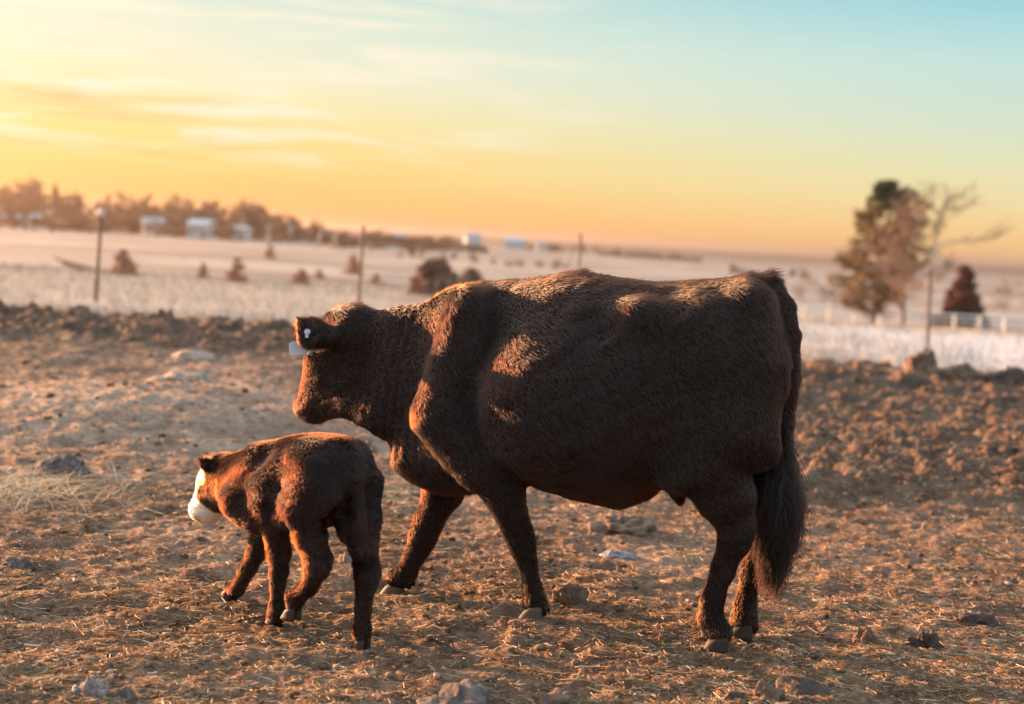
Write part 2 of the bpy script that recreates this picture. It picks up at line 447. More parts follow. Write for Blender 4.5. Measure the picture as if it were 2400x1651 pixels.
def fur(name, V, Fc, N, count, length, comb_fn, mat, parent, radius=0.0007, pts=4, seed=1, attr=None, lift=0.5, keep=None, wave=1.0):
    """a coat of hair strands rooted on a body mesh; length, attr and keep work on vertices"""
    rg = np.random.default_rng(seed)
    T = np.concatenate([Fc[:, [0, 1, 2]], Fc[:, [0, 2, 3]]])
    ar = np.linalg.norm(np.cross(V[T[:, 1]] - V[T[:, 0]], V[T[:, 2]] - V[T[:, 0]]), axis=1)
    if keep is not None: ar = ar * keep[T].mean(1)
    t = rg.choice(len(T), count, p=ar / ar.sum())
    a, b = rg.random(count), rg.random(count); f = a + b > 1; a[f] = 1 - a[f]; b[f] = 1 - b[f]
    w = np.stack([1 - a - b, a, b], 1)
    def lerp(A): return (A[T[t]] * (w if A.ndim == 1 else w[..., None])).sum(1)
    P = lerp(V); n = lerp(N); n /= np.linalg.norm(n, axis=1)[:, None]
    L = lerp(length) * rg.uniform(0.55, 1.25, count)
    cb = comb_fn(P, n)
    cb = cb - n * (cb * n).sum(1)[:, None]; cb /= np.maximum(np.linalg.norm(cb, axis=1), 1e-6)[:, None]
    # locks of hair lean together
    q = np.stack([noise3(P, 11, seed + 3), noise3(P + 5, 11, seed + 5), noise3(P + 9, 11, seed + 7)], 1)
    q2 = np.stack([noise3(P, 60, seed + 13), noise3(P + 5, 60, seed + 15), noise3(P + 9, 60, seed + 17)], 1)
    d = cb * (1 - lift) + n * lift + (q * 0.6 + q2 * 0.3) * wave + rg.normal(0, 0.13, (count, 3))
    dn = (d * n).sum(1); d = d + n * (np.maximum(dn, 0.14) - dn)[:, None]              # never into the skin
    d /= np.linalg.norm(d, axis=1)[:, None]
    out = np.zeros((count, pts, 3), np.float32)
    for k in range(pts):
        s = k / (pts - 1)
        out[:, k] = P - n * 0.0015 + L[:, None] * (d * s + (cb - n * 0.3 * (1 - lift)) * 0.35 * s * s)
    cu = bpy.data.hair_curves.new(name); cu.add_curves([pts] * count)
    cu.points.foreach_set('position', out.ravel())
    rad = np.tile(radius * np.array([1, 0.9, 0.7, 0.25])[:pts], count)
    cu.points.foreach_set('radius', rad.astype(np.float32))
    if attr is not None:
        at_ = cu.attributes.new('white', 'FLOAT', 'CURVE'); at_.data.foreach_set('value', lerp(attr).astype(np.float32))
    tn = cu.attributes.new('tint', 'FLOAT', 'CURVE'); tn.data.foreach_set('value', np.clip(rg.random(count) * 0.5 + 0.5 + noise3(P, 9, seed + 21) * 0.7, 0, 1).astype(np.float32))
    cu.materials.append(mat)
    o = bpy.data.objects.new(name, cu); COL.objects.link(o); o.parent = parent
    return o

def hair_mat(name, mel, red, var=0.1, rough=0.42):
    m, g = new_mat(name)
    h = g.node('ShaderNodeBsdfHairPrincipled', model='CHIANG', parametrization='MELANIN')
    t = g.attr('tint').outputs['Fac']; wh = g.attr('white').outputs['Fac']
    mm = g.math('ADD', g.math('MULTIPLY', t, -var), mel + var * 0.5)
    g.put(h.inputs['Melanin'], g.math('MULTIPLY', mm, g.math('SUBTRACT', 1.0, g.math('MULTIPLY', wh, 0.985))))
    h.inputs['Melanin Redness'].default_value = red
    h.inputs['Roughness'].default_value = rough; h.inputs['Radial Roughness'].default_value = 0.55
    finish(g, h.outputs[0]); return m
def skin_mat(name, dark, pale):
    m, g = new_mat(name); w = g.attr('white').outputs['Fac']
    n = g.noise(g.node('ShaderNodeTexCoord').outputs['Object'], 40, 4, 0.6)
    c = g.mix(w, g.mix(n, tuple(x * 0.6 for x in dark), tuple(x * 1.5 for x in dark)), pale)
    finish(g, pbsdf(g, c, 0.8, bump(g, n, 0.5, 0.01), 0.0)); return m

class Frame:
    """an animal's own axes: x forward, y to its left, z up, origin on the ground between its feet"""
    def __init__(s, cx, cy, ang):
        s.c = np.array([cx, cy, 0.0]); s.h = np.array([-math.cos(ang), math.sin(ang), 0.0]); s.l = np.array([-math.sin(ang), -math.cos(ang), 0.0])
        s.rz = math.atan2(s.h[1], s.h[0])
    def loc(s, p): q = np.asarray(p) - s.c; return np.array([q @ s.h, q @ s.l, q[2]])
    def __call__(s, u, v, off=0.0):
        """the point that shows at (u, v) and lies `off` metres left of the spine's plane"""
        d = ray(u, v); t = (off - (CAMP - s.c) @ s.l) / (d @ s.l); return s.loc(CAMP + d * t)

def hoof(name, parent, ankle, toe_dir, size, mat):
    """two toes side by side"""
    t = np.array(toe_dir, float); t[2] = 0; t /= np.linalg.norm(t); sd = np.array([-t[1], t[0], 0]); V = []; Fc = []
    for sg in (-1, 1):
        base = len(V); n = 10; rows = 5
        for r in range(rows):
            f = r / (rows - 1)                       # 0 sole .. 1 coronet
            L = size * (1.0 - 0.28 * f); Wd = size * 0.46 * (1.0 - 0.12 * f); z = size * 0.78 * f * (1.0)
            for k in range(n):
                a = 2 * math.pi * k / n; fx = math.cos(a); fy = math.sin(a)
                tip = (1 - 0.45 * max(0, fx)) 
                p = np.array(ankle) * np.array([1, 1, 0]) + t * (fx * L * 0.62 + size * 0.18 * (1 - f)) + sd * (fy * Wd * 0.55 * tip + sg * size * 0.30 * (1 - 0.12 * max(0, fx))) + np.array([0, 0, ankle[2] + z - (0.25 * size * f * max(0, fx))])
                V.append(p)
        for r in range(rows - 1):
            for k in range(n):
                Fc.append((base + r * n + k, base + r * n + (k + 1) % n, base + (r + 1) * n + (k + 1) % n, base + (r + 1) * n + k))
        Fc.append(tuple(base + k for k in range(n - 1, -1, -1))); Fc.append(tuple(base + (rows - 1) * n + k for k in range(n)))
    return mesh_obj(name, V, Fc, mat, parent, True)

# ------------------------------------------------------------------ the cow
HOOF = simple('hoof_horn', (0.05, 0.036, 0.03), 0.6, 0.4, 30, 0.003)
HOOFP = simple('hoof_horn_pale', (0.11, 0.082, 0.065), 0.6, 0.4, 30, 0.003)
COWSKIN = skin_mat('cow_hide', (0.018, 0.011, 0.009), (0.6, 0.55, 0.5))
COWHAIR = hair_mat('cow_hair', 0.885, 0.56, 0.08, 0.32)
SWITCH = hair_mat('tail_hair', 0.95, 0.40, 0.06)
f = Frame(0.285, 5.245, R(18))
b = Body((-1.05, -0.60, -0.02), (1.50, 0.60, 1.52), 0.0115)
top = [(795, 722), (830, 708), (880, 696), (930, 694), (960, 690), (985, 672), (1015, 654), (1060, 642), (1130, 641), (1200, 632), (1260, 624), (1290, 619),
       (1330, 623), (1400, 629), (1480, 638), (1520, 641), (1580, 635), (1640, 630), (1690, 622), (1725, 630), (1750, 648), (1772, 690), (1785, 760), (1788, 800)]
bot = [(795, 880), (830, 930), (855, 958), (878, 985), (897, 1010), (905, 1045), (920, 1080), (950, 1098), (1000, 1110), (1060, 1125), (1130, 1105), (1190, 1085),
       (1230, 1102), (1300, 1122), (1350, 1132), (1400, 1136), (1440, 1128), (1470, 1112), (1510, 1100), (1570, 1095), (1640, 1075), (1700, 1040), (1745, 990), (1775, 930), (1788, 860)]
wid = [(795, 0.085), (830, 0.105), (880, 0.125), (930, 0.125), (970, 0.135), (1020, 0.165), (1080, 0.20), (1130, 0.225), (1180, 0.29), (1240, 0.36), (1320, 0.375), (1420, 0.375),
       (1500, 0.345), (1560, 0.31), (1620, 0.285), (1680, 0.262), (1720, 0.245), (1750, 0.215), (1772, 0.165), (1788, 0.09)]
mid = [(795, -0.10), (850, -0.07), (900, -0.04), (960, -0.015), (1020, 0.0), (1400, 0.0), (1788, 0.0)]
def px(L, v=850): return [(f(u, v)[0], w) for u, w in L]
b.loft([f(u, v)[[0, 2]] for u, v in top], [f(u, v)[[0, 2]] for u, v in bot], px(wid), px(mid))
# shoulders, ribs, hips, thighs on both sides
for sg in (1, -1):
    q = lambda u, v, s: f(u, v, 0) * np.array([1, 0, 1]) + np.array([0, sg * s, 0])
    b.cone(q(1085, 700, .12), q(1040, 930, .182), .085, .105, .04)            # blade to point of shoulder
    b.cone(q(1040, 930, .182), q(1120, 1045, .172), .105, .098, .045)          # upper arm
    b.ell(q(1290, 900, .205), (.27, .20, .27), None, .08)                      # barrel
    b.ell(q(1475, 712, .225), (.10, .07, .06), None, .06)                  # hook bone
    b.cone(q(1600, 770, .15), q(1650, 960, .155), .155, .135, .07)            # rump and thigh
    b.cone(q(1650, 960, .155), q(1570, 1040, .19), .135, .105, .04)           # thigh to stifle
    b.cone(q(1715, 690, .12), q(1712, 1000, .10), .08, .10, .06)             # buttock
    b.ell(q(1400, 705, .32), (.075, .06, .065), None, .06, True)
    b.ell(q(1545, 1000, .385), (.05, .07, .16), None, .06, True)             # fold in front of the thigh
    b.ell(q(1560, 760, .345), (.09, .06, .05), None, .06, True)              # hollow behind the hook bone             # hollow flank
    b.ell(q(1112, 905, .335), (.045, .085, .17), None, .04, True)                # groove behind the shoulder
# near legs then far legs: (u, v, side, radius)
legs = {
 'near_front': [(1120, 1045, .17, .10), (1138, 1110, .15, .078), (1172, 1205, .11, .048), (1184, 1240, .10, .046), (1194, 1275, .09, .036), (1207, 1335, .08, .035), (1212, 1364, .075, .042), (1207, 1382, .07, .036)],
 'far_front': [(1035, 1035, -.16, .11), (1005, 1110, -.14, .080), (972, 1180, -.11, .056), (958, 1218, -.10, .052), (942, 1255, -.09, .042), (922, 1296, -.085, .042), (908, 1308, -.08, .036), (898, 1316, -.08, .034)],
 'near_hind': [(1600, 1050, .165, .125), (1640, 1120, .14, .100), (1664, 1185, .12, .066), (1664, 1228, .115, .054), (1638, 1290, .105, .041), (1614, 1360, .10, .038), (1612, 1408, .10, .044), (1616, 1432, .10, .037)],
 'far_hind': [(1690, 1000, -.13, .13), (1718, 1110, -.12, .096), (1733, 1185, -.105, .064), (1728, 1225, -.10, .055), (1704, 1300, -.095, .042), (1688, 1370, -.09, .038), (1684, 1404, -.09, .043), (1682, 1420, -.09, .036)]}
def foot(f, p, size, back):
    """where a hoof stands and the end of the pastern above it"""
    w = f.c + f.h * p[0] + f.l * p[1]; gz_ = H1(w[0], w[1]); return np.array([p[0], p[1], gz_ - .006]), np.array([p[0] - back, p[1], gz_ + size * .80])
feet = {'near_front': (1208, 1414, .10), 'far_front': (895, 1330, -.08), 'near_hind': (1628, 1477, .12), 'far_hind': (1682, 1462, -.07)}
for nm, L in legs.items():
    st_, en_ = foot(f, f(*feet[nm]), .080, .004); feet[nm] = st_
    pts = [(f(u, v, s), r) for u, v, s, r in L[:-1]] + [(en_, .041)]; b.chain(pts, .03)
    for sg in (-1, 1): b.cone(pts[-2][0] + np.array([-.036, sg * .022, -.015]), pts[-2][0] + np.array([-.050, sg * .024, -.035]), .015, .011, .01)
# brisket, udder and teat, tail
b.cone(f(935, 1030, 0), f(1010, 1070, 0), .075, .07, .06)
b.cone(f(1400, 1090, 0), f(1440, 1088, 0), .09, .07, .06)
b.cone(f(1535, 1105, .02), f(1538, 1138, .02), .05, .014, .03)
tail = [(1745, 648, 0, .045), (1783, 700, 0, .042), (1797, 760, .01, .036), (1798, 850, .01, .031), (1790, 960, .01, .027), (1783, 1070, .01, .023), (1785, 1140, .01, .017)]
tp = [(f(u, v, s) + np.array([0.012, 0, 0]), r) for u, v, s, r in tail]; b.chain(tp, .02)
# head, turned away to her right: points given by picture place and distance
def hd(u, v, Y):
    Y = 5.62 + (Y - 5.62) * (0.55 if Y > 5.62 else 1.0)
    return f.loc(at(u, v, Y))
poll = hd(800, 752, 5.62); muz = hd(702, 915, 5.86)
b.cone(poll, hd(756, 820, 5.72), .095, .104, .05)
b.cone(hd(756, 820, 5.72), muz, .098, .057, .05)
b.cone(hd(785, 835, 5.63), hd(765, 890, 5.67), .095, .085, .06)
b.cone(hd(752, 830, 5.68), hd(722, 905, 5.79), .085, .06, .05)                 # near cheek and jaw angle
b.cone(hd(775, 895, 5.66), hd(710, 925, 5.82), .072, .056, .04)                # lower jaw
b.cone(hd(712, 925, 5.80), hd(693, 916, 5.90), .054, .051, .03)                # muzzle
b.cone(hd(795, 728, 5.62), hd(765, 735, 5.70), .055, .06, .04)                 # poll
b.cone(hd(812, 905, 5.58), hd(870, 930, 5.52), .085, .10, .07)                 # throat
b.cone(hd(727, 795, 5.66), hd(722, 803, 5.70), .036, .026, .02)                 # brow over the eye
b.ell(hd(684, 905, 5.74), (.013, .013, .010), None, .008, True)
b.cone(hd(668, 940, 5.78), hd(712, 934, 5.66), .007, .004, .006, True)
ear_c = hd(712, 757, 5.47)
ed = hd(672, 742, 5.42) - hd(752, 765, 5.52); ed /= np.linalg.norm(ed)
eu = np.array([0, 0, 1.0]) - ed * ed[2]; eu /= np.linalg.norm(eu); en = np.cross(ed, eu)
b.ell(ear_c, (.086, .066, .017), [ed, eu, en], .012)
b.cone(hd(695, 738, 5.44), hd(669, 718, 5.42), .026, .008, .015)
b.cone(hd(705, 770, 5.45), hd(691, 784, 5.43), .020, .008, .012)
b.cone(hd(762, 768, 5.58), hd(738, 762, 5.51), .045, .034, .03)
ear2 = hd(815, 735, 5.86); b.cone(hd(800, 745, 5.72), hd(828, 735, 5.92), .03, .02, .02)
CV, CF = b.surface(); CV = relax(CV, CF, 3); CN = vnormals(CV, CF)
CV = CV + CN * (0.006 * noise3(CV, 9, 3) + 0.004 * noise3(CV, 22, 8))[:, None]
wr = np.exp(-((CV[:, 0] - f(900, 850)[0]) / 0.12) ** 2) * (CV[:, 2] > 0.55)
CV = CV + CN * (0.0028 * np.sin(CV[:, 0] * 150 + CV[:, 2] * 18) * wr)[:, None]
CN = vnormals(CV, CF)
cow = mesh_obj('cow', CV, CF, COWSKIN, None, True, {'white': np.zeros(len(CV))})
cow.location = f.c; cow.rotation_euler = (0, 0, f.rz)
tag(cow, 'large black cow walking away to the left with a tag in its ear', 'cow')
headc = hd(750, 830, 5.72)
dh = np.linalg.norm(CV - headc, axis=1)
Ln = np.full(len(CV), 0.017) + 0.010 * noise3(CV, 5, 77)
Ln = np.where(CV[:, 2] < 0.42, 0.010, Ln)
Ln = Ln * (0.6 + 0.4 * sstep(dh, 0.10, 0.34))
topz = np.interp(CV[:, 0], [x[0] for x in sorted(map(tuple, [f(u, v)[[0, 2]] for u, v in top]))], [x[1] for x in sorted(map(tuple, [f(u, v)[[0, 2]] for u, v in top]))])
Ln = Ln + 0.008 * (CV[:, 2] > topz - 0.03) * np.clip(noise3(CV, 12, 5) + 0.3, 0, 1)
Ln = Ln + 0.03 * np.exp(-(np.linalg.norm(CV - hd(785, 715, 5.64), axis=1) / 0.06) ** 2)
Ln = Ln + 0.03 * np.exp(-(np.linalg.norm(CV - f(1290, 617), axis=1) / 0.05) ** 2) + 0.04 * np.exp(-(np.linalg.norm(CV - f(1700, 622), axis=1) / 0.05) ** 2) + 0.04 * np.exp(-(np.linalg.norm(CV - f(1742, 640), axis=1) / 0.03) ** 2)
keep = (CV[:, 2] > 0.05).astype(float)
def comb_cow(P, n): return np.stack([np.full(len(P), -0.75), P[:, 1] * 0.3, np.full(len(P), -0.75)], 1)
dusty = 0.16 * sstep(noise3(CV, 6, 55) + 0.5 * noise3(CV, 25, 57), 0.12, 0.55) * sstep(CV[:, 2], 0.85, 1.15) * sstep(CV[:, 0], -0.1, 0.25)
dusty = np.maximum(dusty, 0.22 * sstep(noise3(CV, 14, 58), 0.0, 0.5) * (1 - sstep(CV[:, 2], 0.10, 0.38)))
fur('fur', CV, CF, CN, 330000, np.clip(Ln, 0.005, 0.08), comb_cow, COWHAIR, cow, 0.0007, 4, 5, dusty, 0.24, keep, 0.38)
for nm, mat in (('near_front', HOOFP), ('far_front', HOOFP), ('near_hind', HOOF), ('far_hind', HOOF)):
    hoof('hoof', cow, feet[nm], (1, 0.12, 0), .078, mat)
eyem, g = new_mat('eye_wet'); finish(g, pbsdf(g, (0.012, 0.007, 0.005), 0.06, None, 0.8))
def ball(name, c, r, mat, parent):
    bm = bmesh.new(); bmesh.ops.create_uvsphere(bm, u_segments=20, v_segments=12, radius=r); me = bpy.data.meshes.new(name); bm.to_mesh(me); bm.free()
    me.polygons.foreach_set('use_smooth', np.ones(len(me.polygons), bool)); me.materials.append(mat)
    o = bpy.data.objects.new(name, me); COL.objects.link(o); o.parent = parent; o.location = c; return o
ball('eye', hd(709, 806, 5.60), 0.024, eyem, cow)
TAGM = simple('tag_plastic', (0.62, 0.68, 0.78), 0.35, 0.08, 20, 0, 0.4)
mb = MB(); p0 = hd(676, 788, 5.47)
tx = hd(690, 788, 5.47) - hd(662, 790, 5.46); tx /= np.linalg.norm(tx); tz = np.array([0.1, 0, 1.0]); tz -= tx * (tz @ tx); tz /= np.linalg.norm(tz); ty = np.cross(tz, tx)
Mt = Matrix(((tx[0], ty[0], tz[0]), (tx[1], ty[1], tz[1]), (tx[2], ty[2], tz[2])))
outl = [(-.032, -.026), (.030, -.026), (.034, -.018), (.034, .016), (.02, .024), (-.02, .026), (-.034, .018), (-.036, -.020)]
Vt = []; 
for yy in (-.0018, .0018):
    for x_, z_ in outl: Vt.append(Vector(p0) + Mt @ Vector((x_, yy + 0.5 * x_ * x_ * 4 * 0.3, z_)))
no = len(outl)
tago = mesh_obj('ear_tag', [tuple(v) for v in Vt], [tuple(range(no)), tuple(range(2 * no - 1, no - 1, -1))] + [(k, no + k, no + (k + 1) % no, (k + 1) % no) for k in range(no)], TAGM, cow, False)
mb = MB(); pb = hd(697, 752, 5.425)
mb.tube([pb, np.array(pb) + np.array([0.0, 0.012, 0.002])], [0.0125, 0.010], 10); mb.box(np.array(pb) + np.array([0, 0.006, -0.012]), (0.012, 0.006, 0.022))
mb.build('tag_stud', TAGM, tago)

# tail switch: a brush of long strands
def strands(name, roots, tips, count, spread0, spread1, mat, parent, radius, seed, wav=0.02, pts=7):
    rg = np.random.default_rng(seed); k = rg.integers(0, len(roots), count)
    A = np.array(roots)[k] + rg.normal(0, spread0, (count, 3)); B = np.array(tips)[rg.integers(0, len(tips), count)] + rg.normal(0, 1, (count, 3)) * np.array(spread1)
    t = np.linspace(0, 1, pts)[None, :, None]
    bul = rg.normal(0, 1, (count, 1, 3)) * np.array([1, 1, .3]) * wav
    P = A[:, None] * (1 - t) + B[:, None] * t + bul * np.sin(t * math.pi) + np.sin(t * 9 + rg.random((count, 1, 1)) * 6) * wav * 0.25
    cu = bpy.data.hair_curves.new(name); cu.add_curves([pts] * count); cu.points.foreach_set('position', P.astype(np.float32).ravel())
    cu.points.foreach_set('radius', np.tile(radius * np.linspace(1, 0.4, pts), count).astype(np.float32))
    tn = cu.attributes.new('tint', 'FLOAT', 'CURVE'); tn.data.foreach_set('value', rg.random(count).astype(np.float32))
    cu.attributes.new('white', 'FLOAT', 'CURVE')
    cu.materials.append(mat); o = bpy.data.objects.new(name, cu); COL.objects.link(o); o.parent = parent; return o
off = np.array([0.012, 0, 0])
strands('tail_switch', [f(1784, v, .01) + off for v in (1030, 1070, 1110, 1150)],
        [f(u, v, .01) + off for u, v in ((1798, 1215), (1790, 1250), (1778, 1285), (1760, 1300), (1742, 1308), (1748, 1260), (1802, 1200), (1768, 1315), (1733, 1280))],
        4200, 0.017, (0.012, 0.022, 0.045), SWITCH, cow, 0.0009, 9, 0.028)

# ------------------------------------------------------------------ the calf
CALFSKIN = skin_mat('calf_hide', (0.018, 0.008, 0.005), (0.72, 0.66, 0.60))
CALFHAIR = hair_mat('calf_hair', 0.88, 0.60, 0.14, 0.36)
c1 = lambda x, y: ((400 + x / 2.455) / K, (950 + y / 2.455) / K)      # enlarged view of the calf
c6 = lambda x, y: ((440 + x / 7.6) / K, (1050 + y / 7.6) / K)          # enlarged view of its head
f = Frame(-0.808, 4.966, R(42))
fc = lambda x, y, s=0.0: f(*c1(x, y), s)
b = Body((-0.66, -0.30, -0.02), (0.80, 0.30, 0.85), 0.0075)
xz = lambda L: [fc(x, y)[[0, 2]] for x, y in L]
b.loft(xz([(400, 350), (440, 318), (520, 244), (600, 204), (700, 186), (830, 172), (900, 176), (990, 196), (1040, 230), (1065, 300)]),
       xz([(400, 560), (440, 640), (500, 720), (560, 750), (640, 750), (720, 735), (800, 700), (880, 640), (980, 560), (1065, 480)]),
       [(fc(x, 400)[0], w) for x, w in ((400, .055), (440, .075), (500, .105), (560, .125), (640, .145), (740, .155), (820, .140), (900, .125), (980, .115), (1030, .09), (1065, .03))],
       [(fc(x, 400)[0], w) for x, w in ((400, -.0), (600, 0), (1065, 0))], 0.30)
for sg in (1, -1):
    q = lambda x, y, s: fc(x, y, 0) * np.array([1, 0, 1]) + np.array([0, sg * s, 0])
    b.cone(q(590, 300, .07), q(520, 520, .095), .05, .06, .04)
    b.cone(q(520, 520, .095), q(610, 640, .085), .06, .05, .04)
    b.cone(q(860, 270, .09), q(930, 330, .075), .045, .06, .04)
    b.cone(q(930, 340, .075), q(930, 520, .08), .075, .075, .05)
    b.cone(q(900, 480, .085), q(800, 600, .09), .075, .06, .045)
    b.ell(q(775, 420, .170), (.045, .03, .13), None, .045, True)
legs = [[(850, 480, .085, .078), (760, 610, .09, .064), (800, 740, .08, .050), (850, 890, .075, .041), (838, 950, .075, .037), (790, 1050, .075, .029), (715, 1105, .075, .033), (700, 1170, .075, .030)],
        [(1080, 450, -.075, .082), (1095, 640, -.07, .066), (1105, 790, -.055, .047), (1130, 950, -.04, .041), (1125, 1010, -.035, .036), (1108, 1180, -.025, .026), (1100, 1310, -.02, .031), (1097, 1380, -.02, .028)],
        [(575, 560, .085, .068), (610, 690, .075, .052), (622, 840, .055, .036), (622, 960, .04, .031), (617, 1040, .035, .024), (610, 1150, .03, .023), (607, 1215, .025, .028), (603, 1245, .06, .026)],
        [(560, 640, -.075, .06), (530, 760, -.07, .044), (495, 840, -.075, .036), (440, 940, -.08, .032), (408, 1010, -.085, .026), (380, 1065, -.085, .028), (360, 1085, -.06, .026)]]
feet = []
for L, tg_ in zip(legs, ((700, 1228, .075), (1096, 1452, -.02), (598, 1280, .02), (338, 1112, -.085))):
    p = fc(*tg_); st_, en_ = foot(f, p, .056, .003)
    if tg_[0] == 700:
        lift_ = max(0, p[2] - st_[2] - .004); st_[2] += lift_; en_[2] += lift_
    feet.append(st_); b.chain([(fc(x, y, s), r) for x, y, s, r in L[:-1]] + [(en_, .024)], .02)
tl = [(1040, 262, .022), (1075, 320, .022), (1085, 420, .019), (1088, 560, .017), (1090, 680, .015)]
b.chain([(fc(x, y, 0) + np.array([.016, 0, 0]), r) for x, y, r in tl], .02)
b.cone(fc(985, 620, -.02), fc(1000, 740, -.02), .035, .022, .03)
def hc(x, y, Y):
    Y = 5.25 + (Y - 5.25) * (0.25 if Y > 5.25 else 1.0)
    return f.loc(at(*c6(x, y), Y))
b.cone(fc(520, 400), hc(700, 500, 5.20), .09, .072, .05)                       # neck
b.cone(fc(500, 520), hc(720, 700, 5.20), .09, .070, .05)
b.cone(hc(590, 420, 5.25), hc(525, 640, 5.30), .064, .062, .03)                # skull
b.cone(hc(650, 620, 5.24), hc(610, 850, 5.26), .072, .064, .05)                # cheek
b.chain([(hc(525, 640, 5.30), .062), (hc(410, 890, 5.35), .050), (hc(318, 1070, 5.40), .046)], .03)               # face
b.cone(hc(590, 930, 5.26), hc(380, 1140, 5.38), .054, .040, .03)               # lower jaw
b.cone(hc(380, 1120, 5.36), hc(244, 1110, 5.42), .043, .043, .03)              # muzzle
b.cone(hc(330, 560, 5.27), hc(290, 610, 5.30), .024, .018, .02)                # brow
ed = hc(250, 250, 5.17) - hc(450, 330, 5.23); ed /= np.linalg.norm(ed); eu = np.array([0, 0, 1.0]) - ed * ed[2]; eu /= np.linalg.norm(eu); en = np.cross(ed, eu)
b.ell(hc(340, 300, 5.19), (.050, .028, .009), [ed, eu, en], .008)
b.cone(hc(280, 260, 5.17), hc(243, 215, 5.16), .010, .004, .008)
b.cone(hc(480, 350, 5.24), hc(400, 320, 5.21), .026, .018, .02)
b.cone(hc(560, 330, 5.27), hc(640, 300, 5.42), .02, .014, .02)                 # far ear
b.cone(hc(790, 1010, 5.17), hc(700, 900, 5.20), .028, .04, .03)                # throat
KV, KF = b.surface(); KV = relax(KV, KF, 3); KN = vnormals(KV, KF)
KV = KV + KN * (0.003 * noise3(KV, 18, 13) + 0.0015 * noise3(KV, 45, 18))[:, None]; KN = vnormals(KV, KF)
pa = hc(580, 380, 5.26); pm = hc(300, 1110, 5.41); ax_ = pm - pa; La = np.linalg.norm(ax_); ax_ /= La
tt = (KV - pa) @ ax_ / La
fr = np.cross(ax_, np.array([0, 0, 1.0])); fr /= np.linalg.norm(fr); up = np.cross(fr, ax_)     # side and front-of-face directions
if up[2] < 0: up = -up
lat = (KV - pa) @ fr; frt = (KV - pa) @ up
near_head = np.linalg.norm((KV - pa) - np.clip(tt, 0, 1)[:, None] * ax_ * La, axis=1) < 0.16
nz = noise3(KV, 40, 99) * 0.05
wmask = sstep(tt + nz * 1.6 + 0.9 * frt, 0.65, 0.71)
blz = sstep(KN @ up + nz * .8, 0.40, 0.52) * sstep(tt, -0.05, 0.05)
wmask = np.maximum(wmask, blz) * near_head * (tt < 1.4)
chin = np.exp(-(np.linalg.norm(KV - hc(790, 1120, 5.15), axis=1) / 0.038) ** 2) > 0.45
wmask = np.maximum(wmask, chin * (np.linalg.norm(KV - hc(790, 1120, 5.15), axis=1) < 0.06))
wmask = wmask * (1 - 0.75 * np.exp(-(np.linalg.norm(KV - hc(200, 1215, 5.30), axis=1) / 0.016) ** 2))
calf = mesh_obj('calf', KV, KF, CALFSKIN, None, True, {'white': wmask})
calf.location = f.c; calf.rotation_euler = (0, 0, f.rz)
tag(calf, 'small dark brown calf with a white muzzle walking beside the cow', 'calf')
Lk = np.full(len(KV), 0.013) + 0.007 * noise3(KV, 9, 71)
Lk = np.where(KV[:, 2] < 0.26, 0.0075, Lk) * np.where(near_head & (tt > -.2) & (tt < 1.4), 0.6, 1.0)
def comb_calf(P, n): return np.stack([np.full(len(P), -0.8), P[:, 1] * 0.3, np.full(len(P), -0.7)], 1)
fur('fur', KV, KF, KN, 170000, np.clip(Lk, 0.004, 0.03), comb_calf, CALFHAIR, calf, 0.0006, 4, 25, wmask, 0.42, (KV[:, 2] > 0.03).astype(float))
for st_ in feet: hoof('hoof', calf, st_, (1, 0.1, 0), 0.056, HOOF)
ball('eye', hc(250, 640, 5.26), 0.015, eyem, calf)
strands('tail_switch', [fc(1088, v) - np.array([.012, 0, 0]) for v in (600, 660)], [fc(x, y) - np.array([.012, 0, 0]) for x, y in ((1085, 800), (1095, 830), (1075, 780))],
        500, .007, (.008, .01, .012), CALFHAIR, calf, .0007, 31, .008)

